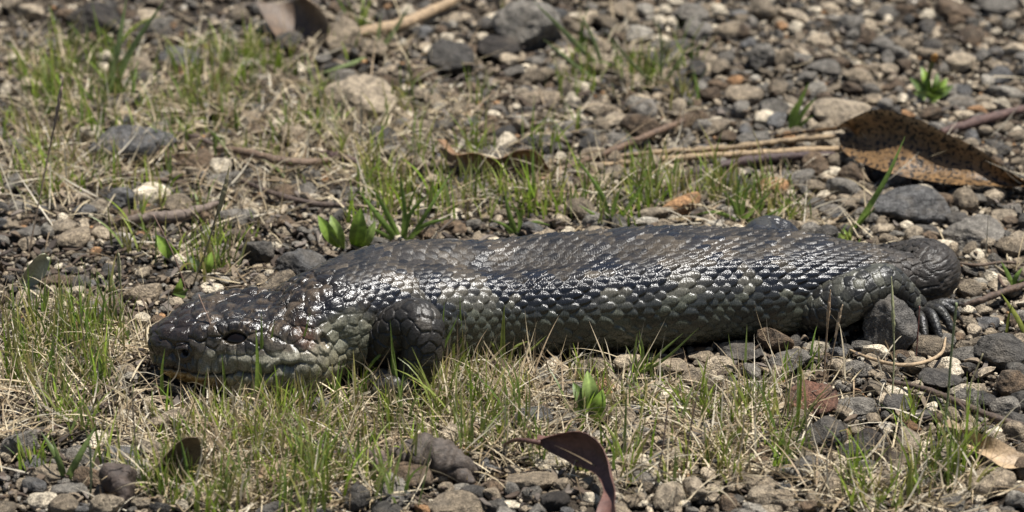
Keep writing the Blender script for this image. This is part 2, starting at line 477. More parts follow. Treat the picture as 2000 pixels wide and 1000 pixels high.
# soft folds of the skin: neck, armpit, flank and groin
P3 = BASE*1000
fl = np.clip(1-np.abs(sph-0.05)/0.8, 0, 1)
DISP += 0.0011*fl*vnoise(np.stack([P3[..., 0]*0.05, P3[..., 1]*0.02, P3[..., 2]*0.03], -1), 50)
for (px, py, rx, ry, amp) in ((700, 650, 14, 20, -2.2), (1590, 575, 14, 16, -2.5), (1480, 520, 34, 6, 0.9), (930, 508, 45, 9, -3.6), (1050, 512, 45, 8, -3.2), (1150, 500, 30, 8, -1.4), (668, 668, 6, 16, -2.6), (600, 705, 9, 8, 2.2)):
    i, j = locate(px, py); q = (BASE - BASE[i, j])*1000
    a2 = np.cross(NRM[i, j], T[i])
    DISP += 0.001*amp*np.exp(-((q@T[i])/rx)**2 - ((q@a2)/ry)**2)*np.exp(-((q@NRM[i, j])/22)**4)
t0_ = int(np.searchsorted(sg, 0.335))
th, tid, tgp = cell_scales(BASE[t0_:], T[t0_:], np.interp(sg[t0_:], [0.335, 0.38, sg[-1]], [0.0046, 0.0036, 0.0022]), 88)
tw_ = sstep(352, 362, sm[t0_:])
DISP[t0_:] = DISP[t0_:]*(1-tw_) + 0.001*1.5*th*tw_*np.clip((sg[-1]-sg[t0_:])/0.006, 0, 1)[:, None]
SKIN = BASE + NRM*DISP[..., None]

# ---- colours of each scale
def mixa(a, b, f):
    return np.asarray(a)*(1-f[..., None]) + np.asarray(b)*f[..., None]
cphi = np.interp(SCV/KROW, el, pp); csm = np.interp(SCU, U, sg)*1000
upf = np.sin(cphi)
side_sign = np.where(np.cos(cphi) > 0, 1.0, -1.0)
nA = vnoise(np.stack([csm*0.045, upf*2.2+side_sign*7, 0*csm], -1), 60); nB = vnoise(np.stack([csm*0.13, upf*5+side_sign*3, 0*csm], -1), 61)
band = 0.65*np.sin(csm/33.0*2*math.pi + 0.9 + 2.4*nA + 1.4*upf) + 0.3*nA
dk = sstep(-0.25, 0.35, band + 0.80*nB + (0.45+0.9*sstep(0.3, 0.8, upf))*(IDR-0.5) + 0.42 + 0.30*sstep(0.5, 0.9, upf))
dust = 0.8*sstep(0.76, 1.0, upf + 0.22*nB)
r_ = IDR2
DARK = np.array([0.0085, 0.0095, 0.0135]); TAN = np.array([0.068, 0.055, 0.041]); GREY = np.array([0.094, 0.087, 0.069]); OLIVE = np.array([0.075, 0.078, 0.057]); BELLY = np.array([0.082, 0.067, 0.042])
light = mixa(GREY, TAN, sstep(0.45, 0.9, upf)); light = mixa(OLIVE, light, sstep(0.05, 0.50, upf + 0.15*nB)); light = mixa(BELLY, light, sstep(-0.85, -0.35, upf))
dkf = dk*sstep(-0.35, 0.50, upf + 0.30*nA)*(1-0.22*sstep(0.6, 0.1, upf))
dkf = np.clip(dkf*(1-0.30*dust*(IDR > 0.35)), 0, 1)
light = light*(0.72+0.5*r_)[..., None]
darkc = mixa(DARK, (0.026, 0.023, 0.020), dust*0.5)*(0.75+0.6*IDR)[..., None]
CB = mixa(light, darkc, dkf)
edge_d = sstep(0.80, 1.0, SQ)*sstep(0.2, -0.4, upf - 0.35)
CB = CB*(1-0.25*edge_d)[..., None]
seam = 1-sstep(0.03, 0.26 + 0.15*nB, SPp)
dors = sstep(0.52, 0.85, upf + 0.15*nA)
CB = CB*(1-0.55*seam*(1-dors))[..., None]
CB = mixa(CB, np.array([0.088, 0.071, 0.052])*(0.7+0.5*r_)[..., None], np.clip(seam*dors*0.75*(0.35+0.8*sstep(-0.3, 0.5, nA)), 0, 1))
tailf = sstep(352, 366, csm)
CB = mixa(CB, np.array([0.030, 0.026, 0.023])*(0.7+0.6*IDR[..., None]), tailf*0.8)
CB[t0_:] = mixa(CB[t0_:], np.array([0.034, 0.029, 0.025])*(0.6+0.9*hash3(tid, 0*tid, 0*tid, 5)[..., None])*(0.6+0.4*sstep(0, 0.6, tgp))[..., None], tw_*np.ones(NV))
grime = sstep(0.1, 0.6, fbm(BASE*260, 3, 70))*dust
CB = mixa(CB, (0.085, 0.068, 0.049), grime*0.4)
# head colours
hup = np.broadcast_to(sph, (NU, NV))[:HEADN]
hn = vnoise(hb*230, 80); hn2 = vnoise(hb*800, 81)
top_c = mixa((0.014, 0.011, 0.009), (0.075, 0.055, 0.036), sstep(0.35, 0.95, 0.5*HID + 0.35*hn + 0.35*hn2 + 0.25))
side_c = mixa((0.024, 0.020, 0.016), (0.100, 0.085, 0.063), sstep(0.2, 0.8, 0.6*HID + 0.3*hn + 0.1*hn2 + 0.15))
lip_c = mixa((0.115, 0.105, 0.078), (0.240, 0.225, 0.170), HID)
chin_c = mixa((0.330, 0.215, 0.080), (0.175, 0.160, 0.110), sstep(16, 52, hsm))
CH = mixa(side_c, top_c, sstep(0.35, 0.7, hup + 0.1*hn))
abv = dm
CH = mixa(CH, lip_c, (1-sstep(4.2, 6.5, abv + 1.2*hn))*sstep(12, 34, hsm))
CH = mixa(CH, chin_c, 1-sstep(-2.6, 0.0, abv + 0.6*hn))
CH = mixa(CH, (0.020, 0.014, 0.011), (1-sstep(20, 30, hsm))*sstep(-1.5, 0.5, abv)*0.85)
CH = CH*(0.62+0.38*sstep(0.05, 0.7, gap))[..., None]
CH = mixa(CH, (0.012, 0.010, 0.009), 1-sstep(0.85, 1.05, eyed))
CH = mixa(CH, (0.060, 0.046, 0.036), np.exp(-((eyed-1.14)/0.10)**2)*0.6)
CH = mixa(CH, (0.010, 0.008, 0.007), 1-sstep(0.6, 1.1, hole))
CH = mixa(CH, (0.120, 0.045, 0.022), np.exp(-(eard/1.0)**2)*0.65)
CH = mixa(CH, (0.150, 0.075, 0.040), np.exp(-ellip(*locate(598, 659), 0.004, 0.006)**2)*0.55)
CH = mixa(CH, (0.012, 0.010, 0.009), mouth_on*np.exp(-(dm/0.40)**2))
CH = mixa(CH, (0.120, 0.112, 0.085), np.exp(-((eyed-1.18)/0.10)**2)*0.55*sstep(0.1, -0.2, hup-0.25))
# big black scales on the side of the neck, pale granules below them
for (fx, fy, r1, col_, st_) in ((648, 596, 8.0, (0.010, 0.010, 0.013), 0.9), (690, 648, 11.0, (0.150, 0.148, 0.110), 0.6), (655, 655, 8.0, (0.140, 0.138, 0.102), 0.6)):
    i, j = locate(fx, fy)
    for jj in (j, (NV-j) % NV):
        dd_ = np.linalg.norm(BASE-BASE[i, jj], axis=2)*1000
        f_ = np.exp(-(dd_/r1)**4)*st_
        CB = mixa(CB, np.array(col_)*(0.7+0.6*IDR[..., None]), f_); CH = mixa(CH, np.array(col_)*(0.7+0.6*HID[..., None]), f_[:HEADN])
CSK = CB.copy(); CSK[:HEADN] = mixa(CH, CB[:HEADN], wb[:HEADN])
DST = dust*0.75 + 0.25*grime
DST[t0_:] = np.maximum(DST[t0_:], 0.55*tw_)
DST[:HEADN] = DST[:HEADN]*wb[:HEADN] + 0.12*(1-wb[:HEADN])*sstep(0.3, 0.8, hn)

LV, LQ, LT, LC, LD, LS = [], [], [], [], [], []
def add_skin(V, Q, C, D, S, Tri=None):
    o = sum(len(v) for v in LV)
    LV.append(V); LQ.append(np.asarray(Q)+o); LC.append(C); LD.append(D); LS.append(S)
    if Tri is not None and len(Tri): LT.append(np.asarray(Tri)+o)
surf = np.stack([np.broadcast_to(sg[:, None], (NU, NV)), VV*0.0037, 0*VV], -1)
caps = [[0, (j+1) % NV, j] for j in range(1, NV-1)] + [[(NU-1)*NV, (NU-1)*NV+j, (NU-1)*NV+(j+1) % NV] for j in range(1, NV-1)]
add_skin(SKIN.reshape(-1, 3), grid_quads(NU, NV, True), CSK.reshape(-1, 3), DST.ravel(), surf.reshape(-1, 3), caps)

def limb(pts, nu, nv, krow, pitch, hmm, c_out, c_in, seed, flat=1.0, fleck=0.35, up=(0, 0, 1)):
    """tapered scaled limb through rows (x, y, z, radius)"""
    C, g = catmull(np.array(pts), nu)
    t = np.gradient(C[:, :3], axis=0); t /= np.linalg.norm(t, axis=1)[:, None]
    s = np.cross(t[0], up); s /= np.linalg.norm(s)
    S = np.zeros((nu, 3)); S[0] = s
    for i in range(1, nu):
        v = S[i-1] - t[i]*np.dot(S[i-1], t[i]); S[i] = v/np.linalg.norm(v)
    W = np.cross(S, t)
    ph = np.arange(nv)/nv*2*math.pi
    r = C[:, 3:4]*np.sqrt(np.clip(1-(np.clip((g-(g[-1]-C[-1, 3]))/C[-1, 3], 0, 1))[:, None]**2, 0.0, 1))
    G = C[:, None, :3] + S[:, None]*(r*np.cos(ph))[..., None] + W[:, None]*(r*flat*np.sin(ph))[..., None]
    n = grid_normals(G)
    if np.mean(np.sum(n*(G-C[:, None, :3]), 2)) < 0: n = -n
    u = np.broadcast_to((g/pitch)[:, None], (nu, nv)); v = np.broadcast_to((np.arange(nv)/nv*krow)[None], (nu, nv))
    u = u + 0.2*vnoise(np.stack([u*0.7, v*0.7, 0*u], -1), seed)
    if krow > 8:
        H, cid, gp = cell_scales(G, t, pitch, seed); q = 1-sstep(0.0, 0.7, gp); cu, cv = cid*0.5, 0.0*cid
    else: H, cu, cv, q, p_ = scale_field(u, v, krow, seed)
    idr = hash3((cu*2).astype(int), (cv*2).astype(int), np.zeros(cu.shape, int), seed+1)
    G2 = G + n*(H*hmm*0.001*np.clip(g/0.004, 0, 1)[:, None])[..., None]
    G2[:, :, 2] = np.maximum(G2[:, :, 2], 0.0004)
    f = sstep(0.4, 0.9, idr*0.7 + fleck*0.6 + 0.3*vnoise(G*150, seed+2))
    col = mixa(c_out, c_in, f)*(0.7+0.5*hash3((cu*2).astype(int), (cv*2).astype(int), np.zeros(cu.shape, int), seed+3))[..., None]
    col = col*(1-0.3*sstep(0.85, 1, q))[..., None]
    Tri = [[(nu-1)*nv, (nu-1)*nv+j, (nu-1)*nv+j+1] for j in range(1, nv-1)]
    add_skin(G2.reshape(-1, 3), grid_quads(nu, nv, True), col.reshape(-1, 3), np.full(nu*nv, 0.5 if seed == 101 else 0.4 if krow <= 8 else 0.2),
             np.stack([np.broadcast_to(g[:, None], (nu, nv)), v*pitch*0.8, 0*v], -1).reshape(-1, 3), Tri)
    return C

def P4(px, py, z, r):
    c = at(px, py, z); return [c[0], c[1], c[2], r]
def Py(px, py, y, r):
    c = at_y(px, py, y); return [c[0], c[1], c[2], r]
CLAWS = []
def toes(ankle, tips, r0, seed, c1, c2):
    for k, (tip, lift) in enumerate(tips):
        a, b = np.array(ankle), np.array(tip)
        mid = a*0.45 + b*0.55; mid[2] += lift
        kn = a*0.2 + b*0.8; kn[2] += lift*0.75
        limb([[*a, r0*1.25], [*mid, r0*1.12], [*kn, r0*0.95], [*b, r0*0.72]], 60, 32, 8, 0.0024, 0.55, c1, c2, seed+k*7)
        d = b-kn; d /= np.linalg.norm(d); CLAWS.append((b-d*0.0006, d, r0*0.62))
LEGD, LEGL = (0.030, 0.027, 0.024), (0.095, 0.092, 0.072)
# near foreleg: upper arm swings out of the chest, elbow high, forearm straight down into the grass
fore = [Py(720, 694, -0.124, 0.0118), Py(752, 672, -0.138, 0.0116), Py(786, 642, -0.147, 0.0108), Py(813, 630, -0.152, 0.0099), Py(826, 652, -0.156, 0.0090), Py(824, 694, -0.158, 0.0081), Py(811, 730, -0.158, 0.0075), Py(795, 749, -0.161, 0.0065)]
limb(fore, 260, 170, 22, 0.0046, 1.5, (0.022, 0.0195, 0.017), (0.044, 0.038, 0.031), 101, fleck=0.3)
w = np.array(fore[-1][:3])
toes(w, [(at(715, 765, 0.004), 0.006), (at(728, 785, 0.004), 0.006), (at(755, 792, 0.004), 0.006), (at(790, 790, 0.004), 0.006), (at(815, 775, 0.004), 0.005)], 0.0028, 130, LEGD, LEGL)
# near hind leg: thigh along the flank to a raised knee, shin down to a spread foot
hind = [Py(1572, 600, -0.084, 0.0105), Py(1612, 601, -0.093, 0.0108), Py(1655, 583, -0.096, 0.0103), Py(1697, 562, -0.093, 0.0092), Py(1727, 552, -0.089, 0.0080), Py(1750, 565, -0.085, 0.0070), Py(1774, 588, -0.081, 0.0060), Py(1788, 599, -0.079, 0.0053), Py(1800, 606, -0.077, 0.0046)]
limb(hind, 260, 150, 22, 0.0040, 1.3, (0.024, 0.023, 0.021), (0.095, 0.092, 0.072), 160, fleck=0.45)
w = np.array(hind[-1][:3]); w[2] = max(w[2]-0.001, 0.006)
w2 = w - np.array([0.003, 0, 0])
toes(w2, [(at(1872, 594, 0.010), 0.002), (at(1872, 620, 0.008), 0.005), (at(1860, 646, 0.006), 0.007), (at(1836, 662, 0.005), 0.007), (at(1806, 660, 0.005), 0.005)], 0.0018, 190, (0.022, 0.021, 0.021), (0.05, 0.048, 0.042))
# far legs, seen only as a knee above the back
fh = [Py(1480, 520, -0.062, 0.0110), Py(1487, 480, -0.046, 0.0105), Py(1494, 459, -0.030, 0.0082), Py(1515, 456, -0.028, 0.0072), Py(1540, 470, -0.027, 0.0058), Py(1552, 476, -0.026, 0.0050)]
fh[-1][2] = 0.006
limb(fh, 130, 110, 24, 0.0046, 1.2, (0.022, 0.022, 0.026), (0.045, 0.042, 0.038), 230)
w = np.array(fh[-1][:3])
toes(w, [(w+np.array([0.016, 0.004, -0.002]), 0.003), (w+np.array([0.014, 0.010, -0.002]), 0.003), (w+np.array([0.008, 0.014, -0.002]), 0.003)], 0.0022, 250, LEGD, LEGL)
ff = [[-0.062, -0.110, 0.024, 0.012], [-0.054, -0.088, 0.027, 0.0125], [-0.046, -0.074, 0.026, 0.0115], [-0.052, -0.068, 0.012, 0.009], [-0.060, -0.066, 0.005, 0.007]]
limb(ff, 90, 60, 16, 0.0052, 1.2, LEGD, LEGL, 270)
w = np.array(ff[-1][:3])
toes(w, [(w+np.array([-0.016, 0.002, -0.002]), 0.003), (w+np.array([-0.014, 0.008, -0.002]), 0.003), (w+np.array([-0.007, 0.012, -0.002]), 0.003)], 0.0025, 290, LEGD, LEGL)
def lizard_material():
    m, nt, bs = new_mat('lizard_scales'); L = nt.links
    base = attr(nt, 'tint').outputs['Color']; dustv = attr(nt, 'dust').outputs['Fac']
    sv = attr(nt, 'surf').outputs['Vector']
    pos = nd(nt, 'ShaderNodeNewGeometry').outputs['Position']
    mp = nd(nt, 'ShaderNodeMapping'); mp.inputs['Scale'].default_value = (1500, 260, 1); L.new(sv, mp.inputs['Vector'])
    warp = nd(nt, 'ShaderNodeTexNoise', Scale=140.0, Detail=2.0); L.new(pos, warp.inputs['Vector'])
    ad = nd(nt, 'ShaderNodeVectorMath', operation='MULTIPLY_ADD'); L.new(warp.outputs['Color'], ad.inputs[0]); ad.inputs[1].default_value = (3.0, 3.0, 0); L.new(mp.outputs[0], ad.inputs[2])
    stri = noise(nt, ad.outputs[0], 1.0, 3, 0.55)
    fine = noise(nt, pos, 1700, 3, 0.65); mid = noise(nt, pos, 420, 4, 0.6)
    c = mixc(nt, base, ramp(nt, fine, [(0.34, (0.32, 0.32, 0.31)), (0.62, (1.4, 1.38, 1.32))]), 0.8, 'MULTIPLY')
    c = mixc(nt, c, ramp(nt, stri, [(0.3, (0.66, 0.66, 0.66)), (0.6, (1.1, 1.1, 1.1))]), 0.7, 'MULTIPLY')
    L.new(c, bs.inputs['Base Color'])
    r = math_n(nt, 'ADD', math_n(nt, 'MULTIPLY', dustv, 0.30), math_n(nt, 'MULTIPLY_ADD', mid, 0.22, 0.145))
    L.new(r, bs.inputs['Roughness'])
    L.new(math_n(nt, 'MULTIPLY_ADD', dustv, -0.34, 0.50), bs.inputs['Specular IOR Level'])
    L.new(math_n(nt, 'MULTIPLY_ADD', dustv, -0.08, 0.08), bs.inputs['Coat Weight'])
    bs.inputs['Coat Roughness'].default_value = 0.22
    h = math_n(nt, 'ADD', math_n(nt, 'MULTIPLY', stri, 0.8), math_n(nt, 'ADD', math_n(nt, 'MULTIPLY', fine, 0.25), math_n(nt, 'MULTIPLY', mid, 0.5)))
    b = bump(nt, bs, h, 0.68, 0.0006)
    L.new(b.outputs[0], bs.inputs['Coat Normal'])
    return m

lizard = bpy.data.objects.new('lizard', None); COL.objects.link(lizard)
lizard.empty_display_size = 0.05
lizard.location = (float(SP[NU//2, 0]), float(SP[NU//2, 1]), 0.0)
tag(lizard, 'large dark glossy scaled lizard stretched out with its head in the grass', 'lizard')
lroot = np.array(lizard.location)
me = make_mesh('lizard_body', np.vstack(LV)-lroot, np.vstack(LQ), np.vstack(LT) if LT else None, np.vstack(LC), True, {'dust': np.concatenate(LD)}, np.vstack(LS))
body = link('body', me, lizard_material(), lizard)
# eyes
m_eye, nt_e, bs_e = new_mat('eye_surface')
bs_e.inputs['Base Color'].default_value = (0.006, 0.004, 0.003, 1); bs_e.inputs['Roughness'].default_value = 0.10; bs_e.inputs['Specular IOR Level'].default_value = 0.3
bs_e.inputs['Coat Weight'].default_value = 0.0
from mathutils import Matrix
for jj in (eye_j, (NV-eye_j) % NV):
    n = NRM[eye_i, jj]; t_ = T[eye_i] - n*np.dot(T[eye_i], n); t_ /= np.linalg.norm(t_); v_ = np.cross(n, t_)
    c = BASE[eye_i, jj] - n*0.0033
    bm = bmesh.new(); bmesh.ops.create_uvsphere(bm, u_segments=32, v_segments=20, radius=1.0)
    e = bpy.data.meshes.new('eye'); bm.to_mesh(e); bm.free()
    for p in e.polygons: p.use_smooth = True
    o = link('eye', e, m_eye, lizard)
    o.matrix_local = Matrix.Translation(Vector(c-lroot)) @ Matrix((t_, v_, n)).transposed().to_4x4() @ Matrix.Diagonal((0.0062, 0.0044, 0.0038, 1))
m_claw, nt_c, bs_c = new_mat('claw_horn')
bs_c.inputs['Base Color'].default_value = (0.030, 0.022, 0.016, 1); bs_c.inputs['Roughness'].default_value = 0.35
for (p, d, r) in CLAWS:
    C, g = catmull(np.array([[*p, r], [*(p+d*0.0022+np.array([0, 0, 0.0002])), r*0.7], [*(p+d*0.0045+np.array([0, 0, -0.0010])), r*0.1]]), 8)
    t = np.gradient(C[:, :3], axis=0); t /= np.linalg.norm(t, axis=1)[:, None]
    S = np.cross(t, [0, 0, 1.0]); S /= np.linalg.norm(S, axis=1)[:, None]; W = np.cross(S, t)
    ph = np.arange(8)/8*2*math.pi
    G = C[:, None, :3] + S[:, None]*(C[:, 3:4]*np.cos(ph))[..., None] + W[:, None]*(C[:, 3:4]*np.sin(ph))[..., None]
    link('claw', make_mesh('claw', G.reshape(-1, 3)-lroot, grid_quads(8, 8, True)), m_claw, lizard)
# ------------------------------------------------------------------ ground sheet
def soil_material():
    m, nt, bs = new_mat('soil'); L = nt.links
    pos = nd(nt, 'ShaderNodeNewGeometry').outputs['Position']
    n1 = noise(nt, pos, 60, 6, 0.65); n2 = noise(nt, pos, 420, 4, 0.65); n3 = noise(nt, pos, 1400, 2)
    c = ramp(nt, n1, [(0.30, (0.024, 0.019, 0.015)), (0.52, (0.056, 0.045, 0.034)), (0.72, (0.115, 0.094, 0.070))])
    c = mixc(nt, c, ramp(nt, n2, [(0.3, (0.45, 0.44, 0.43)), (0.7, (1.35, 1.3, 1.25))]), 0.9, 'MULTIPLY')
    L.new(c, bs.inputs['Base Color']); bs.inputs['Roughness'].default_value = 0.9; bs.inputs['Specular IOR Level'].default_value = 0.2
    bump(nt, bs, math_n(nt, 'ADD', n2, math_n(nt, 'MULTIPLY', n3, 0.4)), 1.0, 0.004)
    return m
MAT_SOIL = soil_material()
def axis_ticks(lo, hi, step, far):
    mid = np.arange(lo, hi+1e-6, step)
    out = [hi + (far-hi)*(k/14)**3 for k in range(1, 15)]
    return np.concatenate([[lo-(o-hi) for o in out[::-1]], mid, out])
gx = axis_ticks(-0.55, 0.55, 0.006, 60.0); gy = axis_ticks(-0.55, 0.75, 0.006, 60.0)
GX, GY = np.meshgrid(gx, gy)
fade = np.clip(1-np.maximum(np.abs(GX)-0.55, 0)/3, 0, 1)*np.clip(1-np.maximum(np.abs(GY)-0.75, 0)/3, 0, 1)
GZ = ground_z(GX, GY)*fade + 0.0016*fbm(np.stack([GX*45, GY*45, 0*GX], -1), 3, 90)*fade - 0.0012
go = link('ground', make_mesh('ground', np.stack([GX, GY, GZ], -1).reshape(-1, 3), grid_quads(len(gy), len(gx), False)), MAT_SOIL)
tag(go, kind='structure')

# ------------------------------------------------------------------ stones
def icosphere(sub):
    t = (1+5**0.5)/2
    V = np.array([(-1, t, 0), (1, t, 0), (-1, -t, 0), (1, -t, 0), (0, -1, t), (0, 1, t), (0, -1, -t), (0, 1, -t), (t, 0, -1), (t, 0, 1), (-t, 0, -1), (-t, 0, 1)], float)
    F = np.array([(0, 11, 5), (0, 5, 1), (0, 1, 7), (0, 7, 10), (0, 10, 11), (1, 5, 9), (5, 11, 4), (11, 10, 2), (10, 7, 6), (7, 1, 8), (3, 9, 4), (3, 4, 2), (3, 2, 6), (3, 6, 8), (3, 8, 9), (4, 9, 5), (2, 4, 11), (6, 2, 10), (8, 6, 7), (9, 8, 1)])
    V /= np.linalg.norm(V, axis=1)[:, None]
    for _ in range(sub):
        cache = {}; V = list(map(tuple, V)); nf = []
        def mid(a, b):
            k = (min(a, b), max(a, b))
            if k not in cache:
                m = (np.array(V[a])+np.array(V[b])); m /= np.linalg.norm(m); V.append(tuple(m)); cache[k] = len(V)-1
            return cache[k]
        for a, b, c in F:
            x, y, z = mid(a, b), mid(b, c), mid(c, a); nf += [(a, x, z), (b, y, x), (c, z, y), (x, y, z)]
        V = np.array(V); F = np.array(nf)
    return V, F
ICO = {k: icosphere(k) for k in (0, 1, 2, 3, 4)}

def rock_shape(sub, seed, angular):
    r = np.random.default_rng(seed)
    V, F = ICO[sub]
    npl = 8 if angular else 12
    N = r.normal(size=(npl, 3)); N /= np.linalg.norm(N, axis=1)[:, None]
    O = r.uniform(0.62, 0.98, npl)
    p = 30 if angular else 9
    dp = np.clip(V@N.T, 0, None)/O
    rad = (np.sum(dp**p, 1) + 0.9**p)**(-1/p)
    rad = rad*(1 + (0.06 if angular else 0.055)*fbm(V*2.2+seed, 3, seed) + (0.035 if angular else 0.015)*vnoise(V*6+seed, seed+3))
    if sub >= 4: rad = rad*(1 + 0.018*vnoise(V*13+seed, seed+4) + 0.010*vnoise(V*27+seed, seed+5))
    P = V*rad[:, None]
    P -= (P.max(0)+P.min(0))/2
    return P/np.abs(P).max(0), F

PAL = {'dark': (0.062, 0.058, 0.053), 'black': (0.026, 0.022, 0.019), 'slate': (0.085, 0.085, 0.086), 'grey': (0.135, 0.126, 0.112), 'pale': (0.270, 0.252, 0.218),
       'tan': (0.205, 0.168, 0.122), 'cream': (0.500, 0.445, 0.350), 'brown': (0.105, 0.074, 0.048), 'red': (0.105, 0.052, 0.034), 'orange': (0.26, 0.150, 0.075), 'sand': (0.300, 0.252, 0.188)}
WORD = {'dark': 'dark grey', 'black': 'blackish', 'slate': 'bluish grey', 'grey': 'grey', 'pale': 'pale grey', 'tan': 'tan', 'cream': 'cream white', 'brown': 'brown', 'red': 'reddish brown', 'orange': 'orange', 'sand': 'sandy'}
# stones one can tell apart in the photograph: x, y, width, height (photo pixels), colour, angular
STONES = [
 (1900,453,125,60,'grey',1),(1975,484,62,42,'tan',1),(1737,470,46,30,'tan',0),(1771,441,32,20,'cream',0),(1826,435,28,14,'cream',0),(1805,452,64,26,'dark',1),(1846,480,46,22,'cream',0),
 (1812,467,24,13,'orange',0),(1782,474,36,18,'sand',0),(1695,455,24,17,'cream',0),(1655,452,36,28,'dark',1),(1568,414,66,34,'tan',0),(1625,414,55,30,'grey',1),(1727,446,44,18,'sand',0),
 (1893,567,50,42,'tan',1),(1900,527,46,30,'dark',1),(1936,544,30,30,'cream',0),(1910,498,36,20,'cream',0),(1738,632,106,108,'dark',1),(1891,606,30,20,'cream',0),(1920,606,34,24,'sand',0),
 (1928,634,56,24,'slate',0),(1955,692,104,78,'dark',1),(1896,705,20,24,'cream',0),(1757,692,45,26,'brown',0),(1525,676,38,20,'cream',0),(1452,692,80,40,'dark',1),(1545,704,92,46,'grey',1),
 (1587,788,104,70,'red',1),(1603,852,104,66,'dark',1),(1483,952,68,46,'tan',1),(1522,976,64,40,'tan',1),(1480,994,64,26,'pale',0),(1937,945,105,56,'tan',0),(1985,978,44,48,'pale',1),
 (1982,848,48,58,'tan',1),(1975,758,66,76,'brown',1),(1892,780,62,46,'grey',1),(1963,797,64,46,'grey',1),(1755,794,70,44,'dark',1),(1752,765,48,24,'cream',0),(1835,744,94,46,'dark',1),
 (1598,898,32,24,'cream',0),(1733,845,22,22,'cream',0),(1880,812,72,34,'tan',0),(1670,792,80,36,'grey',0),(1692,859,72,36,'black',1),(1724,736,34,22,'sand',0),(1779,721,30,20,'tan',0),
 (1677,720,62,32,'grey',1),(1629,713,26,26,'sand',0),(1692,703,36,18,'pale',0),(1893,919,34,16,'cream',0),(1042,822,82,58,'slate',1),(1054,736,64,40,'grey',0),(1035,944,102,46,'tan',1),
 (1084,980,60,40,'black',1),(1003,988,42,22,'cream',0),(1282,949,30,20,'pale',0),(1325,927,46,20,'orange',0),(1250,934,56,24,'grey',0),(1301,986,32,20,'cream',0),(1337,984,28,18,'cream',0),
 (1173,853,36,24,'pale',0),(1271,698,36,16,'tan',0),(1428,690,46,36,'dark',1),(1373,698,60,22,'tan',0),(1245,840,60,22,'grey',0),(1329,830,60,42,'brown',1),(1241,862,62,22,'tan',0),(1316,866,42,24,'pale',0),
 (37,868,76,58,'grey',0),(91,926,72,40,'tan',1),(66,950,52,34,'slate',1),(134,962,75,38,'grey',1),(226,895,88,44,'slate',0),(160,888,70,36,'grey',1),(176,934,64,48,'brown',0),(208,981,60,40,'tan',0),
 (802,938,90,58,'brown',1),(892,987,116,42,'tan',0),(719,951,28,18,'pale',0),(767,975,70,30,'slate',0),(872,956,34,26,'tan',0),(924,964,54,32,'dark',1),(145,994,60,24,'slate',1),
 (236,391,60,50,'slate',1),(165,414,50,30,'slate',1),(143,465,72,42,'tan',0),(55,470,32,18,'cream',0),(92,374,38,18,'sand',0),(22,438,46,22,'tan',0),(50,458,66,30,'grey',1),(233,478,62,30,'dark',1),
 (279,534,30,23,'sand',0),(278,574,74,46,'tan',0),(262,586,36,20,'cream',0),(110,552,74,38,'brown',0),(155,553,48,32,'dark',1),(188,592,84,34,'tan',0),(277,458,22,12,'orange',0),(123,428,22,22,'cream',0),
 (474,403,34,22,'sand',0),(458,428,82,24,'grey',0),(356,485,30,16,'cream',0),(415,563,50,22,'cream',0),(506,497,62,80,'dark',1),(590,518,104,62,'slate',1),
 (184,40,112,72,'black',1),(352,118,82,44,'slate',0),(304,60,56,50,'grey',0),(668,78,80,80,'tan',1),(258,288,168,48,'slate',0),(128,302,50,36,'tan',0),(384,314,92,34,'brown',0),  # first entry is a blackish block put where a cavity lies in shade
 (116,80,40,30,'sand',0),(202,134,22,22,'cream',0),(26,286,54,36,'grey',1),(682,384,50,36,'grey',1),(698,192,156,92,'sand',1),(880,122,96,74,'dark',1),(974,99,88,54,'black',1),(1030,52,140,100,'grey',1),
 (1054,192,80,34,'tan',0),(873,77,34,24,'cream',0),(1114,226,30,22,'cream',0),(1096,252,56,36,'grey',0),(1048,279,66,22,'dark',0),(1100,309,34,22,'cream',0),(1216,20,66,38,'tan',0),
 (1870,18,84,42,'brown',0),(1952,14,78,36,'grey',0),(1488,114,56,58,'grey',1),(1532,116,42,48,'tan',1),(1528,54,26,38,'orange',0),(1612,132,72,32,'grey',0),(1644,216,112,54,'sand',0),(1454,188,84,32,'tan',0),
 (1530,210,44,28,'cream',0),(1472,270,72,28,'grey',0),(1498,232,52,30,'cream',0),(1664,342,60,48,'brown',1),(1709,329,42,40,'slate',1),(1780,402,168,40,'slate',0),(1690,385,54,24,'tan',0),(1608,383,28,22,'cream',0),
 (1512,368,64,38,'orange',0),(1986,364,36,24,'grey',0),(1986,262,30,38,'cream',0),(1420,60,60,40,'tan',0),(1350,30,70,44,'grey',1),(1300,150,52,34,'tan',0),(1250,70,54,36,'pale',0),(1750,100,60,36,'grey',0),
 (1700,170,50,28,'tan',0),(1880,200,66,34,'grey',1),(1950,150,58,36,'slate',1),(1930,210,44,26,'sand',0),(1160,330,44,26,'tan',0),(1230,300,40,24,'grey',0),(430,350,58,30,'grey',0),(640,330,44,26,'tan',0),
 (560,372,52,28,'brown',0),(320,372,44,26,'grey',1),(60,350,50,26,'tan',0),(770,300,54,30,'grey',1),(830,250,46,30,'tan',0),(1180,120,58,36,'sand',0),(1600,80,54,34,'sand',0),(1660,50,56,36,'grey',0),
 (1900,390,60,28,'grey',0),(1960,420,50,26,'sand',0),(1420,410,44,24,'pale',0),(1330,400,46,22,'tan',0),(1240,400,44,24,'grey',0),
]
LIZC = SP[:, :2]; LIZA = SP[:, 3]
_lz = np.vstack([np.column_stack([SP[::12, 0], SP[::12, 1], SP[::12, 3]*0.93])] + [np.array([[p[0], p[1], p[3]*0.8]]) for p in (fore[2:] + hind[1:] + fh[2:])])
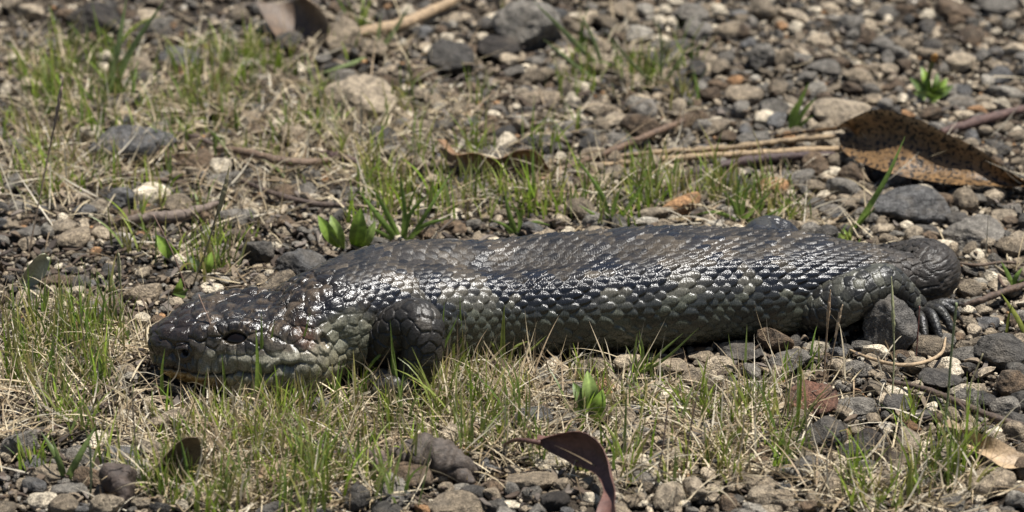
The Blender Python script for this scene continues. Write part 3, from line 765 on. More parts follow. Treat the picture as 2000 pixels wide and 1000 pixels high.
def in_lizard(x, y, pad=0.0):
    d = np.hypot(_lz[:, 0]-x, _lz[:, 1]-y) - _lz[:, 2]
    return d.min() < pad

BIG = {a: [make_mesh('stone', *(lambda P, F: (P, None, F))(*rock_shape(4, 300+k+50*a, bool(a)))) for k in range(7)] for a in (0, 1)}
MED = {a: [make_mesh('stone', *(lambda P, F: (P, None, F))(*rock_shape(3, 400+k+50*a, bool(a)))) for k in range(9)] for a in (0, 1)}
placed = []           # x, y, radius of everything that takes ground
stone_objs = []       # (object, px, py, w, colour, angular)
srng = np.random.default_rng(21)
def put_stone(px, py, wpx, hpx, colr, ang, sink=0.55):
    p0 = at(px, py, 0.0); f = project(p0[None])[2][0]
    k = VIEW_W/CAM_D/2000.0*f
    sx = wpx*k/2; sy = sx*srng.uniform(0.72, 0.95)
    hh = hpx*k/2
    sz = math.sqrt(max(hh**2-(sy*SD)**2, (0.30*sx)**2))/CD
    if sz < 0.45*sx: sy = min(sy, max(0.6*sx, hh/SD*0.75))
    sz = min(max(sz, 0.38*sx), 1.05*sx)*1.08
    x, y = p0[0], p0[1]
    for _ in range(3):
        z = ground_z(x, y) + sz*(1-sink)*1.0
        c = at(px, py, z); x, y = c[0], c[1]
    data = (BIG if wpx > 55 else MED)[ang]; me_ = data[srng.integers(len(data))]
    o = link('stone', me_, MAT_STONE)
    o.location = Vector((x, y, z)); o.scale = (sx, sy, sz)
    o.rotation_euler = (srng.uniform(-0.12, 0.12), srng.uniform(-0.12, 0.12), srng.uniform(-0.3, 0.3) if wpx > 40 else srng.uniform(-1, 1))
    b = np.array(PAL[colr])*srng.uniform(0.95, 1.35); o.color = (*b, 1)
    placed.append((x, y, max(sx, sy)*0.92)); stone_objs.append((o, px, py, wpx, colr, ang))
    return o
def ground_at(px, py): return at(px, py, 0.0)
for (px, py, w_, h_, c_, a_2) in STONES:
    o = put_stone(px, py, w_, h_, c_, a_2, 0.45)
    if (px, py) == (1738, 632):                       # tall block in front of the shin
        o.location = Vector(at_y(1740, 634, -0.104)); o.scale = (0.0133, 0.0090, 0.0145); placed[-1] = (o.location.x, o.location.y, 0.012); o.color = (0.105, 0.100, 0.094, 1); o.data = BIG[1][2]
# more single stones, as far as three hundred of them
tries = 0
while len(stone_objs) < 300 and tries < 6000:
    tries += 1
    px, py = srng.uniform(10, 1990), srng.uniform(10, 990)
    rightness = sstep(500, 1500, px)
    if srng.random() > 0.42 + 0.58*rightness: continue
    wpx = srng.uniform(24, 52); p = ground_at(px, py); r = wpx*0.000125
    if in_lizard(p[0], p[1], r*0.8) or (1630 < px < 2000 and 235 < py < 375): continue
    x_, y_, _f = project(np.array([p[0], p[1], 0.006]))
    if any(math.hypot(q[0]-p[0], q[1]-p[1]) < (q[2]+r)*0.92 for q in placed): continue
    c_ = srng.choice(['grey', 'tan', 'sand', 'dark', 'cream', 'slate', 'brown', 'pale'], p=[0.2, 0.22, 0.14, 0.13, 0.11, 0.08, 0.06, 0.06])
    put_stone(px, py, wpx, wpx*srng.uniform(0.5, 0.75), c_, int(srng.random() < 0.45), 0.5)

# ------------------------------------------------------------------ gravel too small to single out
def build_gravel():
    cell = 0.018; grid = {}
    def key(x, y): return (int(math.floor(x/cell)), int(math.floor(y/cell)))
    big = [(x, y, r) for x, y, r in placed]
    def free(x, y, r, f):
        kx, ky = key(x, y)
        for a in (-1, 0, 1):
            for b in (-1, 0, 1):
                for (qx, qy, qr) in grid.get((kx+a, ky+b), ()):
                    if (qx-x)**2+(qy-y)**2 < ((qr+r)*f)**2: return False
        return True
    B = np.array(big)
    out = []
    gr = np.random.default_rng(99)
    def pass_(n, rlo, rhi, f, x0, x1, y0, y1, dens):
        X = gr.uniform(x0, x1, n); Y = gr.uniform(y0, y1, n); R = rlo*(rhi/rlo)**(gr.random(n)**1.5)
        keep = gr.random(n) < dens(X, Y)
        for x, y, r in zip(X[keep], Y[keep], R[keep]):
            if np.any((B[:, 0]-x)**2+(B[:, 1]-y)**2 < (B[:, 2]*0.9)**2): continue
            if in_lizard(x, y, -0.004): continue
            if not free(x, y, r, f): continue
            grid.setdefault(key(x, y), []).append((x, y, r)); out.append((x, y, r))
    def dens(X, Y):
        px = 1000 + X/0.00025
        d = 0.34 + 0.66*sstep(550, 1350, px + 300*sstep(0.0, 0.2, Y) + 160*vnoise(np.stack([X*9, Y*9, 0*X], -1), 5))
        return d
    pass_(900, 0.0055, 0.0085, 0.80, -0.36, 0.36, -0.30, 0.46, dens)
    pass_(5200, 0.0034, 0.0062, 0.78, -0.36, 0.36, -0.30, 0.46, dens)
    pass_(14000, 0.0018, 0.0036, 0.78, -0.33, 0.33, -0.28, 0.44, lambda X, Y: 0.55+0.45*dens(X, Y))
    pass_(30000, 0.0010, 0.0019, 0.66, -0.30, 0.30, -0.27, 0.40, lambda X, Y: 0.6+0.4*dens(X, Y))
    pass_(34000, 0.0006, 0.0011, 0.6, -0.27, 0.27, -0.25, 0.22, lambda X, Y: 0.7+0*X)
    out = np.array(out)
    names = ['grey', 'tan', 'sand', 'dark', 'cream', 'slate', 'brown', 'pale', 'orange']
    pr = np.array([0.17, 0.25, 0.17, 0.12, 0.09, 0.04, 0.10, 0.04, 0.02])
    ci = gr.choice(len(names), len(out), p=pr/pr.sum())
    cols = np.array([PAL[n] for n in names])[ci]*gr.uniform(0.7, 1.55, (len(out), 1))
    Vs, Fs, Cs, off = [], [], [], 0
    shapes = {s: [rock_shape(s, 700+k, k % 7 != 0) for k in range(14)] for s in (0, 1, 2)}
    for sub, sel in ((2, out[:, 2] > 0.0043), (1, (out[:, 2] <= 0.0043) & (out[:, 2] > 0.0011)), (0, out[:, 2] <= 0.0011)):
        idx = np.where(sel)[0]
        which = gr.integers(0, 14, len(idx))
        for w_ in range(14):
            ii = idx[which == w_]
            if not len(ii): continue
            P, F = shapes[sub][w_]; n = len(ii)
            r = out[ii, 2]
            sc = np.stack([r*gr.uniform(0.9, 1.4, n), r*gr.uniform(0.65, 1.0, n), r*gr.uniform(0.42, 0.9, n)], 1)
            an = gr.uniform(0, 2*math.pi, n); tx = gr.uniform(-0.6, 0.6, n)
            Q = P[None]*sc[:, None]
            ct, stt = np.cos(tx)[:, None], np.sin(tx)[:, None]
            y = Q[..., 1]*ct-Q[..., 2]*stt; z = Q[..., 1]*stt+Q[..., 2]*ct
            ca, sa = np.cos(an)[:, None], np.sin(an)[:, None]
            x2 = Q[..., 0]*ca-y*sa; y2 = Q[..., 0]*sa+y*ca
            zc = ground_z(out[ii, 0], out[ii, 1]) + sc[:, 2]*gr.uniform(0.3, 1.0, n)
            W = np.stack([x2+out[ii, 0][:, None], y2+out[ii, 1][:, None], z+zc[:, None]], -1)
            Vs.append(W.reshape(-1, 3)); Fs.append((F[None]+(np.arange(n)*len(P))[:, None, None]+off).reshape(-1, 3)); off += n*len(P)
            Cs.append(np.repeat(cols[ii], len(P), 0))
    o = link('gravel', make_mesh('gravel', np.vstack(Vs), None, np.vstack(Fs), np.vstack(Cs), False), MAT_GRAVEL)
    tag(o, 'small mixed gravel and grit covering the ground between the larger stones', 'gravel', kind='stuff')
    return out
gravel_xyz = build_gravel()
print('stones', len(stone_objs), 'gravel', len(gravel_xyz))
# ------------------------------------------------------------------ grass and litter
def blades(B, L, Wd, az, t0, kb, col, tipcol=None, seg=6, twist=None, kink=None):
    """ribbon blades: base points, length, width, heading, start lean from upright, bend; numpy arrays of N"""
    n = len(L); q = np.linspace(0, 1, seg+1)
    V = np.zeros((n, seg+1, 2, 3)); p = B.copy()
    hd = np.stack([np.cos(az), np.sin(az), 0*az], 1)
    sd0 = np.stack([-np.sin(az), np.cos(az), 0*az], 1)
    tw = np.zeros(n) if twist is None else twist
    for k in range(seg+1):
        t = t0 + kb*q[k]**1.3
        d = hd*np.sin(t)[:, None] + np.array([0, 0, 1.0])*np.cos(t)[:, None]
        nn = np.cross(sd0, d)
        a = tw*(0.4+q[k])
        sd = sd0*np.cos(a)[:, None] + nn*np.sin(a)[:, None]
        w = Wd*np.clip(min(1.0, 0.55+q[k]*2.2), 0, 1)*np.clip(1-q[k]**2.2, 0.03, 1)/2
        V[:, k, 0] = p - sd*w[:, None]; V[:, k, 1] = p + sd*w[:, None]
        p = p + d*(L/seg)[:, None]
    idx = np.arange(n)[:, None]*(seg+1)*2 + (np.arange(seg)*2)[None]
    Q = np.stack([idx, idx+1, idx+3, idx+2], -1).reshape(-1, 4)
    C = np.repeat(col[:, None], (seg+1)*2, 1)
    if tipcol is not None:
        f = np.repeat(q, 2)[None, :, None]**1.5
        C = C*(1-f) + tipcol[:, None]*f
    return V.reshape(-1, 3), Q, C.reshape(-1, 3)

grs = np.random.default_rng(404)
GREENS = np.array([(0.215, 0.310, 0.034), (0.290, 0.370, 0.052), (0.140, 0.210, 0.040), (0.285, 0.325, 0.085), (0.200, 0.250, 0.075), (0.29, 0.26, 0.09)])
STRAWS = np.array([(0.42, 0.345, 0.225), (0.52, 0.44, 0.31), (0.34, 0.265, 0.165), (0.27, 0.20, 0.125), (0.47, 0.42, 0.33)])
# patches: photo x, y, half-width, half-height (pixels on the ground), green blades, straws, blade length (pixels)
PATCH = [
 (120,660,150,70,270,260,100),(60,760,110,60,130,240,95),(215,720,100,60,170,300,100),(330,810,140,45,60,340,80),(420,870,130,50,110,280,85),(540,810,130,40,150,340,85),
 (520,880,150,55,140,380,85),(650,825,140,45,170,420,88),(560,960,190,45,260,260,95),(730,805,110,42,110,330,80),(870,775,80,36,90,330,80),(980,765,80,34,50,330,70),(890,705,45,18,24,60,70),
 (900,850,120,50,130,260,100),(1010,890,100,40,60,200,85),(1000,810,60,30,40,80,80),(700,950,140,40,100,180,85),(330,940,110,40,80,180,80),(430,970,130,30,110,150,85),
 (120,840,120,40,80,180,80),(40,910,60,40,30,30,70),(1130,810,90,40,70,140,85),(1230,785,120,45,80,220,65),(1300,745,110,25,36,50,55),(1390,815,90,42,80,240,75),(1420,860,100,50,90,300,85),
 (1500,830,70,40,80,160,95),(1180,930,80,40,70,110,90),(1370,940,100,40,70,180,80),(1500,900,80,40,60,150,80),(1700,940,110,45,40,220,80),(1850,930,80,50,110,130,110),(1780,985,130,25,60,160,90),(1640,980,110,25,40,90,70),
 (200,200,160,60,190,260,90),(80,300,120,70,160,270,85),(420,210,120,60,280,260,85),(300,260,150,50,130,190,80),(520,260,120,50,70,190,80),(110,390,130,40,80,230,70),(240,340,140,40,60,200,70),
 (700,290,110,50,60,260,75),(640,230,90,40,50,90,80),(850,210,110,50,60,80,80),(960,300,90,40,30,70,70),(760,400,110,40,110,90,90),(880,410,110,35,130,90,80),(700,350,90,35,50,140,70),
 (1050,400,120,40,120,110,75),(1200,390,120,40,150,110,70),(1330,400,120,35,110,80,70),(1440,400,90,35,130,60,70),(1530,420,60,20,70,30,60),(560,330,150,50,40,190,70),(400,420,120,40,60,80,80),(330,510,100,50,50,40,80),(420,540,60,25,50,30,80),
 (1200,150,110,40,50,20,80),(1300,150,80,40,60,20,70),(1100,160,60,40,40,20,70),(1330,190,90,30,30,30,60),(700,120,120,40,30,60,90),(520,150,110,40,60,60,80),(1080,260,60,40,40,20,60),
 (1000,500,1000,480,60,420,60),(1600,300,400,260,30,150,50),(1700,820,280,130,60,160,60),(1620,650,30,14,8,8,55),(1200,690,70,15,12,20,50),(1560,760,60,30,20,20,60),(150,120,120,50,90,110,90),(480,140,110,40,90,90,85),(60,180,70,40,30,70,80)]
def veg_mesh(kind):
    Bs, Ls, Ws, As, T0, Kb, Cc, Ct, Tw = [], [], [], [], [], [], [], [], []
    for (px, py, rx, ry, ng, ns, lp) in PATCH:
        n = int(ng*0.88) if kind == 'green' else int(ns*0.85)
        if px > 1050 and py > 650: n = int(n*(0.75 if kind == 'green' else 0.7))
        nt_ = max(2, n//9)
        tx = px + grs.normal(0, 0.55, nt_)*rx; ty = py + grs.normal(0, 0.55, nt_)*ry
        ta = grs.uniform(0, 2*math.pi, nt_); tl = grs.uniform(0.6, 1.25, nt_); tc = grs.integers(0, len(GREENS), nt_)
        for k in range(n):
            t = grs.integers(nt_)
            sp_ = 17 if kind == 'green' else 30
            x, y = tx[t]+grs.normal(0, sp_), ty[t]+grs.normal(0, sp_*0.6)
            p = at(x, y, 0.0)
            if 250 < x < 680 and 715 < y < 805 and grs.random() < 0.86: continue
            if 1040 < x < 1700 and 640 < y < 722 and grs.random() < 0.9: continue
            if abs(p[0]) > 0.33 or in_lizard(p[0], p[1], 0.001): continue
            p[2] = ground_z(p[0], p[1]) + (0.0 if kind == 'green' else grs.uniform(0, 0.005))
            Bs.append(p); lsc = 0.78 if (250 < x < 690 and y < 880) else 1.0
            if kind == 'green':
                Ls.append(lp*0.00025*tl[t]*grs.uniform(0.5, 1.2)*1.30*lsc); Ws.append(grs.uniform(0.0007, 0.0018))
                As.append(grs.uniform(0, 2*math.pi)); T0.append(abs(grs.normal(0.12, 0.22))); Kb.append(grs.normal(0.45, 0.45))
                c = GREENS[tc[t] if grs.random() < 0.6 else grs.integers(len(GREENS))]*grs.uniform(0.75, 1.2); Cc.append(c*np.array([0.95, 1.0, 1.0]))
                Ct.append(c if grs.random() < 0.75 else np.array([0.36, 0.28, 0.12])); Tw.append(grs.normal(0, 0.7))
            else:
                Ls.append(grs.uniform(0.010, 0.040)*lsc); Ws.append(grs.uniform(0.00035, 0.0011))
                As.append(grs.uniform(0, 2*math.pi)); T0.append(grs.uniform(0.85, 1.5) if grs.random() < 0.86 else grs.uniform(0.1, 0.8)); Kb.append(grs.normal(0.3, 0.75))
                c = STRAWS[grs.integers(len(STRAWS))]*grs.uniform(0.7, 1.3); Cc.append(c); Ct.append(c*grs.uniform(0.8, 1.1)); Tw.append(grs.normal(0, 0.9))
    Ar = lambda a: np.array(a)
    V, Q, C = blades(Ar(Bs), Ar(Ls), Ar(Ws), Ar(As), Ar(T0), Ar(Kb), Ar(Cc), Ar(Ct), 6, Ar(Tw))
    gz = ground_z(V[:, 0], V[:, 1]) + 0.0012 + 0.003*hash3((V[:, 0]*3000).astype(int), (V[:, 1]*3000).astype(int), np.zeros(len(V), int), 3)
    if kind != 'green': V[:, 2] = np.maximum(V[:, 2], gz)
    return make_mesh('grass', V, Q, None, C, True)
tag(link('grass', veg_mesh('green'), MAT_GRASS), 'fine green grass growing around the lizard and behind it', 'grass', kind='stuff')
tag(link('dead_grass', veg_mesh('dry'), MAT_STRAW), 'pale dry grass straw matted over the soil', 'dead grass', kind='stuff')

# small dark litter: bark crumbs and leaf flakes
def build_litter():
    Vs, Qs, Cs = [], [], []; n = 0
    pal = np.array([(0.060, 0.043, 0.032), (0.095, 0.070, 0.050), (0.040, 0.031, 0.026), (0.160, 0.125, 0.090), (0.120, 0.100, 0.085)])
    for k in range(4200):
        if grs.random() < 0.70: px, py = grs.uniform(-150, 1150), grs.uniform(-20, 1010)
        else: px, py = grs.uniform(0, 2100), grs.uniform(0, 1000)
        p = at(px, py, 0.0)
        if in_lizard(p[0], p[1], 0.0): continue
        l, w_ = grs.uniform(0.0025, 0.011), grs.uniform(0.001, 0.0034); h_ = grs.uniform(0.0003, 0.0009)
        z = ground_z(p[0], p[1]) + grs.uniform(0.0008, 0.0045); a = grs.uniform(0, math.pi); tl = grs.normal(0, 0.25); cv = grs.normal(0, 0.0012)
        ca, sa = math.cos(a), math.sin(a)
        ring = []
        for i, q in enumerate((-1, -0.35, 0.35, 1)):
            ww = w_*(0.35 if abs(q) == 1 else 1)*grs.uniform(0.7, 1.2); off = grs.normal(0, w_*0.25)
            for (sy, sz) in ((-1, -1), (1, -1), (1, 1), (-1, 1)):
                lx, ly = q*l/2, sy*ww/2+off
                ring.append((p[0]+lx*ca-ly*sa, p[1]+lx*sa+ly*ca, z+sz*h_/2+lx*tl+cv*(1-q*q)))
        Vs += ring; c = pal[grs.integers(len(pal))]*grs.uniform(0.7, 1.25); Cs += [c]*16
        for i in range(3):
            for j in range(4):
                Qs.append((n+i*4+j, n+i*4+(j+1) % 4, n+i*4+4+(j+1) % 4, n+i*4+4+j))
        Qs.append((n+3, n+2, n+1, n)); Qs.append((n+12, n+13, n+14, n+15)); n += 16
    return make_mesh('litter', np.array(Vs), np.array(Qs), None, np.array(Cs), False)
tag(link('leaf_litter', build_litter(), MAT_LITTER), 'crumbled dark bark and leaf flakes scattered on the soil', 'litter', kind='stuff')
# ------------------------------------------------------------------ fallen leaves, twigs, seedlings, stalks
def pts3(L):
    return np.array([at(p[0], p[1], p[2]) for p in L])

def sheet(edge_a, edge_b, nu=28, nv=9, bulge=0.0, thick=0.0004, rough=0.0, seed=1):
    """leaf blade between two edge lines given as (photo x, photo y, height): a thin closed sheet"""
    A, _ = catmull(pts3(edge_a), nu); B, _ = catmull(pts3(edge_b), nu)
    v = np.linspace(0, 1, nv)[None, :, None]
    G = A[:, None]*(1-v) + B[:, None]*v
    du = np.gradient(G, axis=0); dv = np.gradient(G, axis=1); n = np.cross(du, dv); n /= np.linalg.norm(n, axis=2)[..., None]+1e-12
    G = G + n*(bulge*np.sin(v*math.pi)) + n*rough*vnoise(G*90, seed)[..., None]
    midrib = np.exp(-((np.linspace(-1, 1, nv))/0.12)**2)[None, :, None]*0.0004
    top = G + n*thick/2 + n*midrib; bot = G - n*thick/2
    N = nu*nv; Q = grid_quads(nu, nv, False)
    quads = [Q, Q[:, ::-1]+N]
    rim = list(range(nv)) + [i*nv+nv-1 for i in range(1, nu)] + [(nu-1)*nv+j for j in range(nv-2, -1, -1)] + [i*nv for i in range(nu-2, 0, -1)]
    V = np.vstack([top.reshape(-1, 3), bot.reshape(-1, 3)]); nr = len(rim)
    V = np.vstack([V, V[rim], V[np.array(rim)+N]])
    quads.append(np.array([[2*N+k, 2*N+nr+k, 2*N+nr+(k+1) % nr, 2*N+(k+1) % nr] for k in range(nr)]))
    return V, np.vstack(quads), G

def tube(points, nv=10, rough=0.0, freq=300, seed=1, nu=None, col=None):
    C, g = catmull(np.array(points), nu or max(12, len(points)*10))
    n = len(C)
    t = np.gradient(C[:, :3], axis=0); t /= np.linalg.norm(t, axis=1)[:, None]
    ref = np.array([0.13, 0.2, 1.0]) if abs(t[0, 2]) < 0.8 else np.array([1.0, 0.1, 0])
    S = np.cross(t, ref); S /= np.linalg.norm(S, axis=1)[:, None]; W = np.cross(S, t)
    ph = np.arange(nv)/nv*2*math.pi
    D = S[:, None]*np.cos(ph)[None, :, None] + W[:, None]*np.sin(ph)[None, :, None]
    R = C[:, 3:4]*np.ones((1, nv))
    P = C[:, None, :3] + D*R[..., None]
    R = R*(1 + rough*vnoise(P*freq, seed) + 0.5*rough*vnoise(P*freq*2.7, seed+1))
    P = C[:, None, :3] + D*R[..., None]
    V = P.reshape(-1, 3); Q = grid_quads(n, nv, True)
    T_ = np.array([[0, j+1, j] for j in range(1, nv-1)] + [[(n-1)*nv, (n-1)*nv+j, (n-1)*nv+j+1] for j in range(1, nv-1)])
    return V, Q, T_

def flat_col(V, c): return np.tile(np.asarray(c, float), (len(V), 1))

def dry_leaf_material(name, spots, rough=0.5, spot_col=(0.022, 0.015, 0.010), nscale=160, trans=0.0):
    m, nt, bs = new_mat(name); L = nt.links
    base = attr(nt, 'tint').outputs['Color']; pos = nd(nt, 'ShaderNodeNewGeometry').outputs['Position']
    n1 = noise(nt, pos, nscale, 4); n2 = noise(nt, pos, 700, 3)
    c = mixc(nt, base, ramp(nt, n1, [(0.3, (0.5, 0.47, 0.45)), (0.7, (1.4, 1.3, 1.15))]), 0.9, 'MULTIPLY')
    c = mixc(nt, c, ramp(nt, n2, [(0.3, (0.75, 0.75, 0.75)), (0.7, (1.2, 1.2, 1.2))]), 0.8, 'MULTIPLY')
    if spots:
        vo = nd(nt, 'ShaderNodeTexNoise', Scale=480.0, Detail=3.0, Roughness=0.5); L.new(pos, vo.inputs['Vector'])
        c = mixc(nt, c, spot_col, ramp(nt, vo.outputs['Fac'], [(0.53, (0, 0, 0)), (0.57, (1, 1, 1))]))
    L.new(c, bs.inputs['Base Color']); bs.inputs['Roughness'].default_value = rough; bs.inputs['Specular IOR Level'].default_value = 0.4
    bump(nt, bs, math_n(nt, 'ADD', n1, math_n(nt, 'MULTIPLY', n2, 0.5)), 0.6, 0.0012)
    if trans > 0:
        tr = nd(nt, 'ShaderNodeBsdfTranslucent'); L.new(c, tr.inputs['Color']); mx = nd(nt, 'ShaderNodeMixShader', Fac=trans)
        L.new(bs.outputs[0], mx.inputs[1]); L.new(tr.outputs[0], mx.inputs[2]); L.new(mx.outputs[0], nt.nodes['Material Output'].inputs['Surface'])
    return m
MAT_SPOT = dry_leaf_material('speckled_dry_leaf', True, 0.42, trans=0.3)
MAT_DRY = dry_leaf_material('dry_leaf', False, 0.55)
MAT_BARK = dry_leaf_material('twig_bark', False, 0.7, nscale=420)

def leaf_thing(name, a, b, col, label, cat, mat, stem=None, group='fallen leaves', bulge=0.003, rough=0.0015, seed=1, rimcol=None):
    V, Q, G = sheet(a, b, bulge=bulge, rough=rough, seed=seed)
    base = at(a[0][0], a[0][1], 0.0)
    root = bpy.data.objects.new(name, None); COL.objects.link(root); root.location = Vector(base); root.empty_display_size = 0.01
    C = flat_col(V, col)
    if rimcol is not None:
        nv = 9; k = np.arange(len(V)) % nv
        C[2*9*28:] = rimcol; C[:2*9*28][k[:2*9*28] == 0] = rimcol
    tag(root, label, cat, group)
    link('blade', make_mesh('leaf_blade', V-base, Q, None, C), mat, root)
    if stem:
        P = [[*at(p[0], p[1], p[2]), p[3]] for p in stem]
        v, q, t = tube(P, 8)
        link('leaf_stalk', make_mesh('leaf_stalk', v-base, q, t, flat_col(v, np.asarray(col)*0.7)), mat, root)
    return root

leaf_thing('dry_leaf', [(1636,247,.016),(1662,232,.024),(1695,216,.031),(1735,216,.033),(1795,234,.031),(1850,262,.027),(1905,287,.023),(1955,322,.016),(2006,358,.010)],
           [(1634,262,.012),(1650,298,.008),(1690,322,.007),(1745,340,.007),(1810,352,.007),(1870,360,.008),(1930,363,.008),(1970,365,.008),(2010,364,.008)],
           (0.215, 0.135, 0.066), 'large curled brown gum leaf with black speckles standing behind the tail', 'leaf', MAT_SPOT,
           stem=[(1515,266,.006,.0007),(1570,258,.010,.0009),(1640,250,.015,.0012)], bulge=0.008, rimcol=(0.36, 0.27, 0.16))
leaf_thing('dry_leaf', [(1050,864,.020),(1090,850,.024),(1130,842,.028),(1163,857,.027),(1185,893,.024),(1198,945,.020),(1205,1010,.016)],
           [(1052,868,.018),(1084,890,.013),(1114,905,.011),(1144,914,.012),(1166,930,.014),(1178,962,.014),(1158,1012,.012)],
           (0.120, 0.062, 0.052), 'twisted maroon leaf on a thin stalk in the grass before the lizard', 'leaf', MAT_DRY,
           stem=[(976,876,.002,.0006),(1000,861,.014,.0008),(1025,860,.019,.0010),(1056,865,.0195,.0013)], bulge=0.003, seed=4)
leaf_thing('dry_leaf', [(596,-6,.030),(622,14,.026),(640,42,.021),(642,66,.016),(630,88,.011),(636,108,.006)], [(500,4,.022),(516,34,.016),(532,60,.012),(552,84,.009),(576,100,.007),(604,112,.005)],
           (0.100, 0.070, 0.048), 'dark brown curled leaf with a pale rim standing near the top edge', 'leaf', MAT_DRY, bulge=0.012, seed=31, rimcol=(0.30, 0.23, 0.16))
leaf_thing('dry_leaf', [(300,912,.012),(335,880,.020),(362,858,.026),(383,852,.028)], [(322,944,.002),(350,942,.002),(380,930,.004),(403,905,.010)],
           (0.110, 0.084, 0.055), 'dull brown folded leaf standing up in the grass below the chin', 'leaf', MAT_DRY, bulge=0.004, seed=6)
leaf_thing('dry_leaf', [(852,274,.018),(885,298,.015),(925,295,.018),(965,312,.015),(990,302,.016),(1020,292,.020),(1048,294,.020),(1072,328,.011)],
           [(862,300,.009),(888,320,.007),(928,331,.006),(970,333,.006),(1000,337,.006),(1030,343,.006),(1055,347,.006),(1078,347,.006)],
           (0.190, 0.115, 0.062), 'torn reddish brown leaf lying along the dark twig behind the back', 'leaf', MAT_DRY, bulge=0.004, rough=0.003, seed=9)
leaf_thing('dry_leaf', [(1838,836,.006),(1880,840,.012),(1920,850,.014),(1960,866,.013),(2005,886,.010)], [(1850,842,.004),(1885,872,.008),(1925,892,.009),(1965,915,.008),(2010,914,.008)],
           (0.330, 0.250, 0.165), 'beige curled dry leaf at the edge of the gravel under the rocks', 'leaf', MAT_DRY, bulge=0.004, seed=12)
leaf_thing('dry_leaf', [(34,556,.004),(52,524,.014),(70,503,.020),(85,495,.023),(96,500,.021)], [(46,564,.002),(70,556,.004),(86,540,.010),(95,520,.016),(98,504,.020)],
           (0.400, 0.420, 0.320), 'pale grey green rounded leaf propped upright among the grass and stones', 'leaf', MAT_DRY, bulge=0.003, rough=0.0006, seed=15)
leaf_thing('dry_leaf', [(498,918,.004),(545,902,.007),(610,906,.005)], [(506,934,.003),(548,942,.004),(606,926,.003)],
           (0.310, 0.225, 0.150), 'flat sandy brown leaf scrap lying in the near grass', 'leaf', MAT_DRY, bulge=0.002, seed=18)
leaf_thing('dry_leaf', [(1690,890,.006),(1730,880,.010),(1775,892,.007),(1800,915,.004)], [(1700,915,.003),(1735,935,.003),(1770,932,.003),(1795,925,.003)],
           (0.150, 0.125, 0.105), 'grey brown withered leaf in the straw near the picture bottom', 'leaf', MAT_DRY, bulge=0.004, rough=0.003, seed=21)
leaf_thing('dry_leaf', [(330,305,.004),(375,296,.008),(430,305,.006)], [(345,325,.002),(390,328,.003),(428,318,.003)],
           (0.170, 0.120, 0.082), 'small flat brown leaf beside the long grey slab', 'leaf', MAT_DRY, bulge=0.002, seed=24)

def twig(pts, col, label, name='twig', rough=0.18, cat='twig', group='fallen twigs and stalks', mat=None, freq=260, seed=1, nv=10, forks=()):
    P = [[*at(p[0], p[1], p[2]), p[3]*1.0] for p in pts]
    base = np.array(P[0][:3])
    v, q, t = tube(P, nv, rough, freq, seed, nu=max(30, len(P)*16))
    o = link(name, make_mesh(name, v-base, q, t, flat_col(v, col)), mat or MAT_BARK); o.location = Vector(base)
    for k, f in enumerate(forks):
        F = [[*at(p[0], p[1], p[2]), p[3]] for p in f]
        v, q, t = tube(F, 8, rough, freq, seed+k+3)
        link('side_shoot', make_mesh('side_shoot', v-base, q, t, flat_col(v, col)), mat or MAT_BARK, o)
    tag(o, label, cat, group)
    return o
twig([(1078,337,.004,.0013),(1180,300,.007,.0017),(1262,266,.008,.0018),(1335,236,.008,.0016)], (0.120,0.080,0.055), 'straight brown twig slanting up behind the lizard towards the gravel')
twig([(1165,309,.004,.0010),(1290,297,.006,.0013),(1420,289,.008,.0016),(1530,275,.009,.0015),(1642,264,.011,.0017)], (0.250,0.190,0.120), 'upper of two long split tan stalks ending at the speckled leaf', 'dry_stalk', rough=0.5, cat='stalk', seed=5)
twig([(1172,322,.003,.0012),(1330,308,.005,.0017),(1500,298,.006,.0018),(1652,290,.007,.0015)], (0.300,0.225,0.140), 'lower of two long split tan stalks ending at the speckled leaf', 'dry_stalk', rough=0.3, cat='stalk', seed=7)
twig([(1300,354,.003,.0016),(1375,332,.004,.0024),(1450,315,.005,.0024),(1540,306,.005,.0023),(1630,302,.004,.0024)], (0.058,0.040,0.040), 'dark purplish twig lying under the two tan stalks', rough=0.25)
twig([(795,322,.005,.0012),(870,327,.005,.0016),(960,338,.005,.0018),(1060,344,.004,.0016),(1140,352,.003,.0012)], (0.062,0.044,0.038), 'thin dark twig in front of the torn reddish leaf', rough=0.3, forks=[[(960,338,.005,.0010),(1000,330,.009,.0008),(1030,322,.012,.0005)]])
twig([(1838,258,.004,.0020),(1900,240,.006,.0026),(1950,226,.006,.0026),(2010,210,.005,.0022)], (0.090,0.056,0.050), 'thick purplish twig poking out behind the speckled leaf')
twig([(1735,744,.006,.0010),(1800,758,.007,.0014),(1870,785,.007,.0016),(1940,815,.006,.0016),(2000,832,.005,.0012)], (0.070,0.050,0.038), 'dark thin twig across the rocks below the hind foot', rough=0.25, forks=[[(1870,785,.007,.0008),(1885,800,.010,.0006),(1882,812,.010,.0004)]])
twig([(1660,684,.005,.0006),(1700,700,.008,.0008),(1750,712,.010,.0009),(1800,709,.010,.0009),(1838,690,.010,.0008),(1847,660,.009,.0005)], (0.340,0.260,0.170), 'pale straw looped around the foot of the dark rock', 'dry_stalk', rough=0.05, cat='stalk')
twig([(425,289,.005,.0012),(480,297,.007,.0022),(530,310,.008,.0024),(590,318,.007,.0022),(645,312,.005,.0012)], (0.140,0.100,0.072), 'curved brown bark strip on the soil near the upright grass', 'bark_strip', cat='bark', rough=0.2)
twig([(228,436,.003,.0014),(290,424,.006,.0030),(345,421,.006,.0030),(395,408,.005,.0022),(425,396,.004,.0012)], (0.135,0.108,0.092), 'grey weathered twig lying behind the green spoon leaf', rough=0.25)
